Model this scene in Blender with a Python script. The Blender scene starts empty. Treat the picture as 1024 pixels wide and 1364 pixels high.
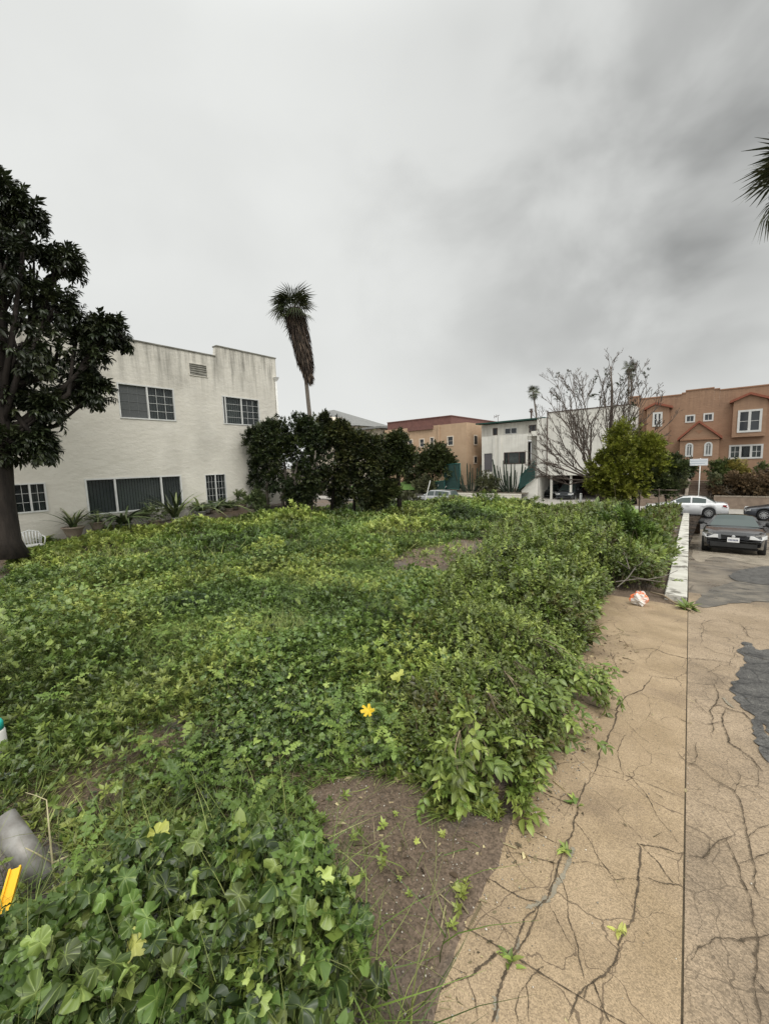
import bpy, math, random
import numpy as np
random.seed(7); rng = np.random.default_rng(11)
C = bpy.context.scene.collection
PI = math.pi
# ------------------------------------------------------------------ camera
FPX = 545.0; YAW, PIT, ROL = [math.radians(a) for a in (38.85, 6.75, -1.97)]; EYE = np.array([0, 0, 1.6])
FW = np.array([-math.sin(YAW)*math.cos(PIT), math.cos(YAW)*math.cos(PIT), -math.sin(PIT)])
_r = np.array([math.cos(YAW), math.sin(YAW), 0.]); _u = np.cross(_r, FW)
RT = math.cos(ROL)*_r + math.sin(ROL)*_u; UP = -math.sin(ROL)*_r + math.cos(ROL)*_u
def ray(px, py): return FW + (px-512)/FPX*RT - (py-682)/FPX*UP
def onY(px, py, Y): d = ray(px, py); return EYE + d*(Y/d[1])
def onX(px, py, X): d = ray(px, py); return EYE + d*(X/d[0])
def project(P):
    d = np.asarray(P) - EYE; z = d@FW
    z = np.where(z < .05, .05, z) if np.ndim(z) else max(z, .05)
    return 512+FPX*(d@RT)/z, 682-FPX*(d@UP)/z, d@FW
def XZ(px, py, Y): p = onY(px, py, Y); return float(p[0]), float(p[2])
# ------------------------------------------------------------------ terrain heights
def seam(Y): return .05-.035*Y
def edge(Y): return -.5-.115*Y
_dy = [-6, 0, 5, 8, 12, 18.5, 24, 29, 60]; _dz = [.36, 0, -.3, -.53, -1.0, -1.95, -2.62, -2.86, -2.86]
def drive_z(Y):
    Y = np.asarray(Y, float)
    return sum(np.interp(Y+o, _dy, _dz) for o in (-1.2, -.6, 0, .6, 1.2))/5
def sstep(a, b, x): t = np.clip((x-a)/(b-a), 0, 1); return t*t*(3-2*t)
def lot_z(X, Y):
    X = np.asarray(X, float); Y = np.asarray(Y, float)
    a = sstep(-4, -14, X)
    z = (1-a)*(-.06*Y) + a*(-.66+.024*np.clip(Y, -3, 10)-.07*np.maximum(0, Y-10))
    z = np.where(Y > 26, z+(-2.8-z)*sstep(26, 28.3, Y), z)
    return z
def vn(x, y, s, seed=0):
    """smooth value noise 0..1"""
    x = np.asarray(x, float)/s+seed*17.3; y = np.asarray(y, float)/s-seed*9.1
    xi = np.floor(x).astype(int); yi = np.floor(y).astype(int); fx = x-xi; fy = y-yi
    fx = fx*fx*(3-2*fx); fy = fy*fy*(3-2*fy)
    def h(a, b):
        v = np.sin(a*127.1+b*311.7+seed*74.7)*43758.5453; return v-np.floor(v)
    return (h(xi, yi)*(1-fx)+h(xi+1, yi)*fx)*(1-fy)+(h(xi, yi+1)*(1-fx)+h(xi+1, yi+1)*fx)*fy
def ground(px, py, s=.06):
    d = ray(px, py); t = (-EYE[2])/(d[2]+s*d[1]); return EYE+t*d
def gdrive(px, py):
    d = ray(px, py); t = np.linspace(.5, 60, 6000); P = EYE+t[:, None]*d
    k = np.argmax(P[:, 2] < drive_z(P[:, 1])); return P[k]
def glot(px, py):
    d = ray(px, py); t = np.linspace(.5, 60, 6000); P = EYE+t[:, None]*d
    k = np.argmax(P[:, 2] < lot_z(P[:, 0], P[:, 1])); return P[k]
# ------------------------------------------------------------------ objects
def tag(o, label=None, cat=None, group=None, kind=None):
    if label: o['label'] = label
    if cat: o['category'] = cat
    if group: o['group'] = group
    if kind: o['kind'] = kind
    return o
def thing(name, label, cat, loc=(0, 0, 0), group=None):
    o = bpy.data.objects.new(name, None); C.objects.link(o); o.location = [float(v) for v in loc]
    o.empty_display_size = .2
    return tag(o, label, cat, group)
def worldloc(o):
    v = np.zeros(3)
    while o is not None: v += np.array(o.location); o = o.parent
    return v
def link(name, me, mat, parent):
    o = bpy.data.objects.new(name, me); C.objects.link(o)
    if mat: me.materials.append(mat)
    if parent is not None: o.parent = parent
    return o
def children(o): return [c for c in C.objects if c.parent == o]
def copy_tree(o, kids=None):
    c = o.copy(); C.objects.link(c)
    for ch in list(o.children):
        d = ch.copy(); C.objects.link(d); d.parent = c
        for g in list(ch.children):
            e = g.copy(); C.objects.link(e); e.parent = d
    return c
class MB:
    def __init__(s): s.v = []; s.f = []; s.T = None
    def add(s, vs, fs):
        n = len(s.v); s.v += [tuple(map(float, p)) for p in vs]; s.f += [tuple(n+i for i in f) for f in fs]; return s
    def box(s, x0, x1, y0, y1, z0, z1):
        if x0 > x1: x0, x1 = x1, x0
        if y0 > y1: y0, y1 = y1, y0
        return s.add([(x0,y0,z0),(x1,y0,z0),(x1,y1,z0),(x0,y1,z0),(x0,y0,z1),(x1,y0,z1),(x1,y1,z1),(x0,y1,z1)],
                     [(0,3,2,1),(4,5,6,7),(0,1,5,4),(1,2,6,5),(2,3,7,6),(3,0,4,7)])
    def ubox(s, ax, u0, u1, w0, w1, z0, z1):
        return s.box(u0, u1, w0, w1, z0, z1) if ax == 'Y' else s.box(w0, w1, u0, u1, z0, z1)
    def prism(s, poly, d, off):
        """poly: list of 3-D points, extruded by vector d"""
        n = len(poly); p = [np.array(q, float) for q in poly]; d = np.array(d, float)
        return s.add(p+[q+d for q in p], [tuple(range(n))[::-1], tuple(range(n, 2*n))]+[(i, (i+1) % n, n+(i+1) % n, n+i) for i in range(n)])
    def tube(s, pts, rad, n=6, cap=True):
        pts = [np.array(p, float) for p in pts]; m = len(pts)
        if np.ndim(rad) == 0: rad = [rad]*m
        base = len(s.v); a = None
        for i in range(m):
            t = pts[min(i+1, m-1)]-pts[max(i-1, 0)]; t /= (np.linalg.norm(t)+1e-9)
            if a is None: a = np.cross(t, [0, 0, 1.]) if abs(t[2]) < .9 else np.cross(t, [1., 0, 0])
            a = a-(a@t)*t; a /= (np.linalg.norm(a)+1e-9); b = np.cross(t, a)
            for k in range(n):
                q = 2*PI*k/n; s.v.append(tuple(pts[i]+rad[i]*(math.cos(q)*a+math.sin(q)*b)))
        for i in range(m-1):
            for k in range(n):
                k2 = (k+1) % n; s.f.append((base+i*n+k, base+i*n+k2, base+(i+1)*n+k2, base+(i+1)*n+k))
        if cap: s.f.append(tuple(base+k for k in range(n))[::-1]); s.f.append(tuple(base+(m-1)*n+k for k in range(n)))
        return s
    def lathe(s, prof, c=(0, 0, 0), n=20, ax='Z', cap=True):
        base = len(s.v); m = len(prof)
        for r, h in prof:
            for k in range(n):
                q = 2*PI*k/n; a, b = r*math.cos(q), r*math.sin(q)
                p = (a, b, h) if ax == 'Z' else ((a, h, b) if ax == 'Y' else (h, a, b))
                s.v.append((c[0]+p[0], c[1]+p[1], c[2]+p[2]))
        for i in range(m-1):
            for k in range(n):
                k2 = (k+1) % n; s.f.append((base+i*n+k, base+i*n+k2, base+(i+1)*n+k2, base+(i+1)*n+k))
        if cap: s.f.append(tuple(base+k for k in range(n))[::-1]); s.f.append(tuple(base+(m-1)*n+k for k in range(n)))
        return s
    def build(s, name, mat, parent=None, smooth=False, world=True):
        me = bpy.data.meshes.new(name); o = worldloc(parent) if (parent is not None and world) else np.zeros(3)
        v = (np.array(s.v)-o) if s.v else np.zeros((0, 3))
        me.from_pydata([tuple(p) for p in v], [], s.f); me.update()
        if smooth: me.polygons.foreach_set('use_smooth', [True]*len(me.polygons))
        return link(name, me, mat, parent)
def wall(mb, ax, tops, z0, w0, w1, holes=()):
    """wall of cells with openings; tops: [(ua, ub, ztop)], holes: [(ua, ub, za, zb)]"""
    us = sorted({u for t in tops for u in t[:2]} | {u for h in holes for u in h[:2]})
    for a, b in zip(us, us[1:]):
        m = (a+b)/2; zt = [t[2] for t in tops if t[0] <= m <= t[1]]
        if not zt: continue
        z = z0
        for h in sorted([h for h in holes if h[0] <= m <= h[1]], key=lambda h: h[2]):
            if h[2] > z: mb.ubox(ax, a, b, w0, w1, z, h[2])
            z = h[3]
        if zt[0] > z: mb.ubox(ax, a, b, w0, w1, z, zt[0])
# ------------------------------------------------------------------ materials
def nt(m): m.use_nodes = True; t = m.node_tree; return t, t.nodes['Principled BSDF'], t.nodes['Material Output']
def hexc(c): return (*c, 1.0)
def mat(name, c1, c2=None, scale=4, rough=.8, bump=0, bscale=40, metal=0, spec=.3, stretch=(1, 1, 1), detail=6, c3=None, s3=.6, rvar=0, thr=(.35, .65), coat=0, thr3=(.5, .62)):
    m = bpy.data.materials.new(name); t, b, o = nt(m); N = t.nodes; L = t.links
    b.inputs['Roughness'].default_value = rough; b.inputs['Metallic'].default_value = metal
    b.inputs['Specular IOR Level'].default_value = spec; b.inputs['Coat Weight'].default_value = coat; b.inputs['Coat Roughness'].default_value = .05
    b.inputs['Base Color'].default_value = hexc(c1)
    tc = N.new('ShaderNodeTexCoord'); mp = N.new('ShaderNodeMapping'); mp.inputs['Scale'].default_value = stretch
    L.new(tc.outputs['Object'], mp.inputs['Vector'])
    def noise(sc, d=detail, v=None):
        n = N.new('ShaderNodeTexNoise'); n.inputs['Scale'].default_value = sc; n.inputs['Detail'].default_value = d
        n.inputs['Roughness'].default_value = .62; L.new((v or mp.outputs['Vector']), n.inputs['Vector']); return n
    col = None
    if c2 is not None:
        n = noise(scale); r = N.new('ShaderNodeMapRange'); r.inputs[1].default_value = thr[0]; r.inputs[2].default_value = thr[1]
        L.new(n.outputs['Fac'], r.inputs[0]); mx = N.new('ShaderNodeMix'); mx.data_type = 'RGBA'
        mx.inputs[6].default_value = hexc(c1); mx.inputs[7].default_value = hexc(c2); L.new(r.outputs[0], mx.inputs[0]); col = mx.outputs[2]
        if rvar:
            rr = N.new('ShaderNodeMapRange'); rr.inputs[3].default_value = rough-rvar; rr.inputs[4].default_value = rough+rvar
            L.new(n.outputs['Fac'], rr.inputs[0]); rr.inputs[1].default_value = .3; rr.inputs[2].default_value = .7; L.new(rr.outputs[0], b.inputs['Roughness'])
    if c3 is not None:
        n = noise(s3, 8); r = N.new('ShaderNodeMapRange'); r.inputs[1].default_value = thr3[0]; r.inputs[2].default_value = thr3[1]
        L.new(n.outputs['Fac'], r.inputs[0]); mx = N.new('ShaderNodeMix'); mx.data_type = 'RGBA'
        mx.inputs[6].default_value = hexc(c1); mx.inputs[7].default_value = hexc(c3); L.new(r.outputs[0], mx.inputs[0])
        if col: L.new(col, mx.inputs[6])
        col = mx.outputs[2]
    if col: L.new(col, b.inputs['Base Color'])
    if bump:
        n = noise(bscale, 4); bp = N.new('ShaderNodeBump'); bp.inputs['Strength'].default_value = 1; bp.inputs['Distance'].default_value = bump
        L.new(n.outputs['Fac'], bp.inputs['Height']); L.new(bp.outputs[0], b.inputs['Normal'])
    return m
def leafmat(name, ca, cb, cc, rough=.45, trans=.25, vein=True, spec=.4):
    """'data' attribute: r = along the leaf, g = across, b = colour choice, a = brightness"""
    m = bpy.data.materials.new(name); t, b, o = nt(m); N = t.nodes; L = t.links
    at = N.new('ShaderNodeAttribute'); at.attribute_name = 'data'
    sp = N.new('ShaderNodeSeparateColor'); L.new(at.outputs['Color'], sp.inputs[0])
    cr = N.new('ShaderNodeValToRGB'); e = cr.color_ramp.elements
    e[0].position = .0; e[0].color = hexc(ca); e[1].position = 1; e[1].color = hexc(cc); x = e.new(.5); x.color = hexc(cb)
    L.new(sp.outputs[2], cr.inputs[0])
    ml = N.new('ShaderNodeMix'); ml.data_type = 'RGBA'; ml.blend_type = 'MULTIPLY'; ml.inputs[0].default_value = 1
    L.new(cr.outputs[0], ml.inputs[6]); mr = N.new('ShaderNodeMapRange'); mr.inputs[3].default_value = .30; mr.inputs[4].default_value = 1.6
    L.new(at.outputs['Alpha'], mr.inputs[0]); L.new(mr.outputs[0], ml.inputs[7]); col = ml.outputs[2]
    if vein:
        w = N.new('ShaderNodeMath'); w.operation = 'ABSOLUTE'; s_ = N.new('ShaderNodeMath'); s_.operation = 'SUBTRACT'; s_.inputs[1].default_value = .5
        L.new(sp.outputs[1], s_.inputs[0]); L.new(s_.outputs[0], w.inputs[0]); r = N.new('ShaderNodeMapRange'); r.inputs[1].default_value = .0; r.inputs[2].default_value = .07
        r.inputs[3].default_value = .35; r.inputs[4].default_value = 0; L.new(w.outputs[0], r.inputs[0])
        mx = N.new('ShaderNodeMix'); mx.data_type = 'RGBA'; L.new(r.outputs[0], mx.inputs[0]); L.new(col, mx.inputs[6])
        mx.inputs[7].default_value = hexc([min(1, c*1.7+.03) for c in cc]); col = mx.outputs[2]
    L.new(col, b.inputs['Base Color']); b.inputs['Roughness'].default_value = rough; b.inputs['Specular IOR Level'].default_value = spec
    if trans:
        tr = N.new('ShaderNodeBsdfTranslucent'); L.new(col, tr.inputs[0]); ms = N.new('ShaderNodeMixShader'); ms.inputs[0].default_value = trans
        L.new(b.outputs[0], ms.inputs[1]); L.new(tr.outputs[0], ms.inputs[2]); L.new(ms.outputs[0], o.inputs[0])
    return m
def glassmat(name, tint=(.02, .025, .03), see=0., rough=.04):
    m = bpy.data.materials.new(name); t, b, o = nt(m); N = t.nodes; L = t.links
    b.inputs['Base Color'].default_value = hexc(tint); b.inputs['Roughness'].default_value = rough; b.inputs['Specular IOR Level'].default_value = .5
    if see:
        tr = N.new('ShaderNodeBsdfTransparent'); tr.inputs[0].default_value = (.9, .93, .92, 1); ms = N.new('ShaderNodeMixShader'); ms.inputs[0].default_value = see
        L.new(b.outputs[0], ms.inputs[1]); L.new(tr.outputs[0], ms.inputs[2]); L.new(ms.outputs[0], o.inputs[0])
    return m
# ------------------------------------------------------------------ leaf clouds (numpy)
class Cloud:
    def __init__(s): s.V = []; s.F = []; s.D = []; s.n = 0
    def add(s, tpl, pos, A, rnd):
        """tpl=(V,F,UV) ; pos (N,3); A (N,3,3) columns = images of template axes; rnd (N,2)"""
        V, F, U = tpl; N = len(pos)
        if N == 0: return s
        W = np.einsum('nij,kj->nki', A, V)+pos[:, None, :]
        s.V.append(W.reshape(-1, 3)); k = len(V)
        s.F.append((F[None]+(np.arange(N)*k)[:, None, None]+s.n).reshape(-1, 3)); s.n += N*k
        D = np.empty((N, k, 4)); D[:, :, :2] = U[None]; D[:, :, 2:] = np.clip(rnd, 0, 1)[:, None, :]; s.D.append(D.reshape(-1, 4)); return s
    def build(s, name, m, parent=None, smooth=True):
        V = np.concatenate(s.V)-(worldloc(parent) if parent is not None else 0); F = np.concatenate(s.F); D = np.concatenate(s.D)
        me = bpy.data.meshes.new(name); me.vertices.add(len(V)); me.vertices.foreach_set('co', V.astype(np.float32).ravel())
        me.loops.add(F.size); me.loops.foreach_set('vertex_index', F.astype(np.int32).ravel())
        me.polygons.add(len(F)); me.polygons.foreach_set('loop_start', np.arange(0, F.size, 3, dtype=np.int32))
        if smooth: me.polygons.foreach_set('use_smooth', np.ones(len(F), bool))
        a = me.attributes.new('data', 'FLOAT_COLOR', 'POINT'); a.data.foreach_set('color', D.astype(np.float32).ravel())
        me.update(calc_edges=True)
        return link(name, me, m, parent)
def nrm(v): return v/(np.linalg.norm(v, axis=-1, keepdims=True)+1e-9)
def frames(nz, hd, sc):
    """template x -> heading, z -> normal"""
    z = nrm(nz); x = nrm(hd-(hd*z).sum(-1, keepdims=True)*z); y = np.cross(z, x)
    A = np.stack([x, y, z], -1); sc = np.asarray(sc, float)
    return A*(sc[:, None, None] if sc.ndim == 1 else sc[:, None, :])
def frames_x(hd, sc, up=None):
    """template x -> heading exactly; z as near to 'up' as possible"""
    x = nrm(hd); up = np.tile([0, 0, 1.], (len(hd), 1)) if up is None else up
    z = nrm(up-(up*x).sum(-1, keepdims=True)*x+1e-4); y = np.cross(z, x); A = np.stack([x, y, z], -1); sc = np.asarray(sc, float)
    return A*(sc[:, None, None] if sc.ndim == 1 else sc[:, None, :])
def rdir(n, zlo=-1, zhi=1):
    z = rng.uniform(zlo, zhi, n); a = rng.uniform(0, 2*PI, n); r = np.sqrt(np.maximum(0, 1-z*z)); return np.stack([r*np.cos(a), r*np.sin(a), z], -1)
def leaf_oval(w=.32, fold=.12, droop=.25, segs=4):
    """leaf along +x, length 1"""
    V = []; U = []
    for i in range(segs+1):
        t = i/segs; ww = w*math.sin(PI*min(1, t*.92+.04))**.8*(1.15-.5*t) if 0 < i < segs else 0.012
        z = -droop*t*t
        V += [(t, -ww, z+fold*ww*2), (t, 0, z), (t, ww, z+fold*ww*2)]; U += [(t, 0), (t, .5), (t, 1)]
    F = []
    for i in range(segs):
        a = 3*i
        F += [(a, a+3, a+4), (a, a+4, a+1), (a+1, a+4, a+5), (a+1, a+5, a+2)]
    return np.array(V), np.array(F), np.array(U)
LEAF_Q = (np.array([(0, 0, 0), (.45, -.3, .05), (1, 0, -.12), (.45, .3, .05)], float), np.array([(0, 1, 2), (0, 2, 3)]), np.array([(0, .5), (.4, .1), (1, .5), (.4, .9)]))
def leaf_mallow(lobes=5, rim=30, seed=0, rag=.2, crump=1.):
    """round lobed leaf with scalloped rim and pleats, centre at petiole, radius 1"""
    q = np.random.default_rng(seed); V = [(0, 0, 0)]; U = [(0, .5)]; rings = (.45, 1.0)
    for ri, rr in enumerate(rings):
        for k in range(rim):
            a = -PI+2*PI*(k+.5)/rim; gap = .35+.65*min(1, (PI-abs(a))/.55) if rr > .5 else .7+.3*min(1, (PI-abs(a))/.5)
            lob = 1-rag*(.5+.5*math.cos(a*lobes))**1.5; sc = 1+((.07*math.cos(a*lobes*4) + (.05 if k % 2 else -.05)) if rr > .5 else 0)
            r = rr*lob*gap*sc*(1+q.uniform(-.03, .03)); ph = (a*lobes/(2*PI)) % 1
            z = .24*rr*abs(math.sin(a*lobes/2))+crump*(.22*rr*rr*math.sin(a*2+seed)+.12*rr*math.sin(a*3+seed*2))-.18*rr*rr*crump+q.uniform(-.035, .035)*rr
            V.append((r*math.cos(a), r*math.sin(a), z)); U.append((rr, ((a*lobes/(2*PI))+.5) % 1))
    F = []
    for k in range(rim-1): F.append((0, 1+k, 2+k))
    for k in range(rim-1):
        a, b, c, d = 1+k, 2+k, 1+rim+k, 2+rim+k; F += [(a, c, d), (a, d, b)]
    return np.array(V), np.array(F), np.array(U)
def leaf_lobed(seed=0, n=6):
    """long pinnate thistle or mustard like leaf along +x, end lobe broad, ragged side lobes"""
    q = np.random.default_rng(seed); V = []; U = []; F = []; cz = lambda x: .28*x-.6*x*x
    xs = np.linspace(0, 1, n*3+1)
    for x in xs: V += [(x, .018+.05*x*(1-x), cz(x)), (x, -.018-.05*x*(1-x), cz(x))]; U += [(x, .55), (x, .45)]
    for i in range(len(xs)-1): a = 2*i; F += [(a, a+2, a+3), (a, a+3, a+1)]
    for i in range(n):
        for s in (1, -1):
            x = .16+.74*(i+.5+q.uniform(-.3, .3))/n; w = (.09+.17*math.sin(PI*(x*.85+.1)))*q.uniform(.65, 1.2); sl = q.uniform(-.06, .05); b = len(V); z = cz(x)
            pts = [(x-.045, 0, z), (x+.05, 0, cz(x+.05)), (x+.045+sl*.5, s*w*.5, z+.04), (x+.06+sl, s*w*.78, z+.02), (x+.0+sl, s*w, z-.03*q.random()), (x-.03+sl, s*w*.7, z+.03), (x-.05+sl*.5, s*w*.4, z+.05)]
            V += pts; U += [(x, .5+s*abs(p[1])*1.8) for p in pts]
            for t in ((0, 1, 2), (0, 2, 6), (6, 2, 3), (6, 3, 5), (5, 3, 4)): F.append(tuple(b+k for k in t))
    b = len(V); x = .88; pts = [(x, .03, cz(x)), (x+.02, .13, cz(x)+.03), (x+.09, .09, cz(1)), (1.06, 0, cz(1.02)-.02), (x+.09, -.09, cz(1)), (x+.02, -.13, cz(x)+.03), (x, -.03, cz(x))]; V += pts; U += [(1, .5+p[1]*2) for p in pts]
    for i in range(1, 6): F.append((b, b+i, b+i+1))
    return np.array(V), np.array(F), np.array(U)
def blade(seg=4, w=.03, bend=.5):
    V = []; U = []; F = []
    for i in range(seg+1):
        t = i/seg; ww = w*(1-t**1.5)+.001; x = bend*t*t; z = t*(1-.25*bend*t)
        V += [(x, -ww, z), (x, ww, z)]; U += [(t, .3), (t, .7)]
    for i in range(seg): a = 2*i; F += [(a, a+2, a+3), (a, a+3, a+1)]
    return np.array(V), np.array(F), np.array(U)
def merge(parts):
    """parts: list of (tpl, A(3,3), pos(3))"""
    V = []; F = []; U = []; n = 0
    for (v, f, u), A, p in parts: V.append(v@np.array(A).T+np.array(p)); F.append(f+n); U.append(u); n += len(v)
    return np.concatenate(V), np.concatenate(F), np.concatenate(U)
def stick(r=.01, n=3):
    V = []; U = []
    for h in (0, 1):
        for k in range(n): V.append((h, r*math.cos(2*PI*k/n)*(1-.5*h), r*math.sin(2*PI*k/n)*(1-.5*h))); U.append((h, .2))
    F = []
    for k in range(n): k2 = (k+1) % n; F += [(k, k2, n+k2), (k, n+k2, n+k)]
    return np.array(V), np.array(F), np.array(U)
def twig(leaf, nleaf=9, ll=.42, ang=55, seed=0, spread=1., tipup=.3):
    """leafy twig along +x of length 1"""
    q = np.random.default_rng(seed); parts = [(stick(.012), np.eye(3), (0, 0, 0))]
    for i in range(nleaf):
        t = .15+.85*(i+.5)/nleaf if i < nleaf-1 else 1.0
        a = i*2.4+q.uniform(-.4, .4); th = math.radians(ang*(1-.55*t)+q.uniform(-12, 12))
        d = np.array([math.cos(th), math.sin(th)*math.cos(a), math.sin(th)*math.sin(a)+tipup*.3]); d /= np.linalg.norm(d)
        up = nrm(np.array([-.3, 0, 1.])+q.normal(0, .35, 3)); z = up-(up@d)*d; z /= np.linalg.norm(z)
        A = np.stack([d, np.cross(z, d), z], -1)*ll*q.uniform(.7, 1.15)*(1.1-.3*t); parts.append((leaf, A, (t, 0, 0)))
    return merge(parts)
def stems(cl, base, tip, r, rnd, sag=.15, seg=4):
    """curved thin stems from base (N,3) to tip (N,3)"""
    N = len(base); d = tip-base; side = nrm(np.cross(d, rng.normal(0, 1, (N, 3)))); up = nrm(np.cross(side, d)); Ls = np.linalg.norm(d, axis=1, keepdims=True)
    rings = []
    for i in range(seg+1):
        t = i/seg; c = base+d*t+up*Ls*sag*math.sin(PI*t); rr = r*(1-.45*t)
        for k in range(3): q = 2*PI*k/3; rings.append(c+(side*math.cos(q)+up*math.sin(q))*np.reshape(rr, (-1, 1)))
    V = np.stack(rings, 1); k = V.shape[1]; F = []
    for i in range(seg):
        for j in range(3): j2 = (j+1) % 3; a, b, c, e = 3*i+j, 3*i+j2, 3*i+3+j, 3*i+3+j2; F += [(a, b, e), (a, e, c)]
    F = np.array(F); cl.V.append(V.reshape(-1, 3)); cl.F.append((F[None]+(np.arange(N)*k)[:, None, None]+cl.n).reshape(-1, 3)); cl.n += N*k
    D = np.zeros((N, k, 4)); D[:, :, 0] = .5; D[:, :, 1] = .2; D[:, :, 2:] = rnd[:, None, :]; cl.D.append(D.reshape(-1, 4))
# ================================================================== WORLD, SUN, CAMERA
S = bpy.context.scene
W = bpy.data.worlds.new('World'); S.world = W; W.use_nodes = True; wt = W.node_tree; WN = wt.nodes; WL = wt.links; WN.clear()
SUN_EL, SUN_AZ = math.radians(52), math.radians(118)       # azimuth from +Y clockwise
sky = WN.new('ShaderNodeTexSky'); sky.sky_type = 'NISHITA'; sky.sun_disc = False; sky.sun_elevation = SUN_EL; sky.sun_rotation = SUN_AZ; sky.dust_density = 5
tc = WN.new('ShaderNodeTexCoord'); mp = WN.new('ShaderNodeMapping'); mp.inputs['Scale'].default_value = (1, 1, 1.35); mp.inputs['Location'].default_value = (1.7, .45, .2)
WL.new(tc.outputs['Generated'], mp.inputs['Vector'])
def wnoise(sc, det, dist, rough=.55):
    n = WN.new('ShaderNodeTexNoise'); n.inputs['Scale'].default_value = sc; n.inputs['Detail'].default_value = det; n.inputs['Distortion'].default_value = dist
    n.inputs['Roughness'].default_value = rough; WL.new(mp.outputs['Vector'], n.inputs['Vector']); return n.outputs['Fac']
def wmath(op, a, b, c=None):
    n = WN.new('ShaderNodeMath'); n.operation = op
    for i, v in enumerate((a, b, c)):
        if v is None: continue
        if isinstance(v, (int, float)): n.inputs[i].default_value = v
        else: WL.new(v, n.inputs[i])
    return n.outputs[0]
def wrange(v, a, b, c, d, smooth=True):
    n = WN.new('ShaderNodeMapRange'); n.interpolation_type = 'SMOOTHSTEP' if smooth else 'LINEAR'
    WL.new(v, n.inputs[0])
    for i, x in enumerate((a, b, c, d)): n.inputs[i+1].default_value = x
    return n.outputs[0]
big = wnoise(1.25, 4, .25, .48); med = wnoise(3.2, 5, .25, .5); sep = WN.new('ShaderNodeSeparateXYZ'); WL.new(tc.outputs['Generated'], sep.inputs[0])
# a darker rain-cloud bank over the street to the right (azimuth near +Y), lighter to the left
bank = WN.new('ShaderNodeVectorMath'); bank.operation = 'DOT_PRODUCT'; WL.new(tc.outputs['Generated'], bank.inputs[0]); bank.inputs[1].default_value = tuple(nrm(ray(1010, 150)))
bankf = wrange(bank.outputs['Value'], .70, 1.0, 0, 1)
cl = wmath('ADD', wmath('MULTIPLY', wrange(big, .38, .64, 0, 1), .42), wmath('MULTIPLY', wrange(med, .38, .64, 0, 1), .26))
dark = wmath('ADD', wmath('MULTIPLY', cl, wmath('ADD', wmath('MULTIPLY', bankf, 1.0), .20)), wmath('MULTIPLY', bankf, .20))
low = wrange(sep.outputs[2], 0.0, .30, 1, 0)                       # brighter, flatter cloud near the horizon
dark = wmath('MULTIPLY', dark, wmath('SUBTRACT', 1.0, wmath('MULTIPLY', low, .82)))
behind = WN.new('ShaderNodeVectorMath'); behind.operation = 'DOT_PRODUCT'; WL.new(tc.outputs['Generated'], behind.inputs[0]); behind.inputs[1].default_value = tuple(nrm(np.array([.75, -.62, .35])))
hi = wmath('MULTIPLY', wrange(sep.outputs[2], .66, .97, 1, 2.2), wrange(behind.outputs['Value'], .1, 1.0, 1, 1.9))                       # overcast zenith is brighter; unseen sky behind camera also lifted as added fill
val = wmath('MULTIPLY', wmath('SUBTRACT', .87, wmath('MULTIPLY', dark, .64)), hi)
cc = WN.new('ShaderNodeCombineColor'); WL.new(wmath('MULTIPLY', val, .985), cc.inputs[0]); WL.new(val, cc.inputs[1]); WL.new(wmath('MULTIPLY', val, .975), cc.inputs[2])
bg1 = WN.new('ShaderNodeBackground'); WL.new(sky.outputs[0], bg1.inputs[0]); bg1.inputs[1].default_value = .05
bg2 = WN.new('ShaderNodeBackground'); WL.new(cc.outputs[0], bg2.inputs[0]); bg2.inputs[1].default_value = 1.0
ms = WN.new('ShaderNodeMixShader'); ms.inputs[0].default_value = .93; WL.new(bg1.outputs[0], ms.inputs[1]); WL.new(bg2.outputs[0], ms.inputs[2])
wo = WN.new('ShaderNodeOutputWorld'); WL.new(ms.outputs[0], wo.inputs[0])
sl = bpy.data.lights.new('sun', 'SUN'); sl.energy = 1.5; sl.angle = math.radians(30); sl.color = (1, .97, .92)
so = bpy.data.objects.new('sun', sl); C.objects.link(so); so.rotation_euler = (PI/2-SUN_EL, 0, PI-SUN_AZ)
cd = bpy.data.cameras.new('camera'); cam = bpy.data.objects.new('camera', cd); C.objects.link(cam); S.camera = cam
import mathutils
M3 = mathutils.Matrix((tuple(RT), tuple(UP), tuple(-FW))).transposed(); cam.matrix_world = mathutils.Matrix.Translation(tuple(EYE)) @ M3.to_4x4()
cd.sensor_fit = 'HORIZONTAL'; cd.sensor_width = 24; cd.lens = FPX*24/1024; cd.clip_start = .02; cd.clip_end = 3000
S.view_settings.view_transform = 'Standard'; S.view_settings.look = 'None'; S.view_settings.exposure = 0.0; S.view_settings.gamma = 1
S.cycles.max_bounces = 6; S.cycles.transparent_max_bounces = 8; S.cycles.use_denoising = True

# ================================================================== GROUND SHEETS
def grid(name, xs, ys, zf, m, kind='structure', xf=None):
    xs = np.asarray(xs); ys = np.asarray(ys); X, Y = np.meshgrid(xs, ys)
    if xf is not None: X = xf(X, Y)
    Z = zf(X, Y); nx = len(xs); V = np.stack([X, Y, Z], -1).reshape(-1, 3)
    i = np.arange((len(ys)-1)*(nx-1)); a = (i//(nx-1))*nx+i % (nx-1); F = np.stack([a, a+1, a+nx+1, a+nx], -1)
    me = bpy.data.meshes.new(name); me.from_pydata(V.tolist(), [], F.tolist()); me.update(); me.polygons.foreach_set('use_smooth', [True]*len(me.polygons))
    o = link(name, me, m, None); tag(o, kind=kind); return o
M = {}
M['earth'] = mat('earth', (.09, .075, .055), (.13, .11, .08), 1.5, .95)
M['soil'] = mat('wet_soil', (.105, .076, .052), (.17, .125, .09), 3.0, .8, bump=.012, bscale=38, c3=(.12, .105, .092), s3=1.1, rvar=.15, thr3=(.48, .6))
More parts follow.
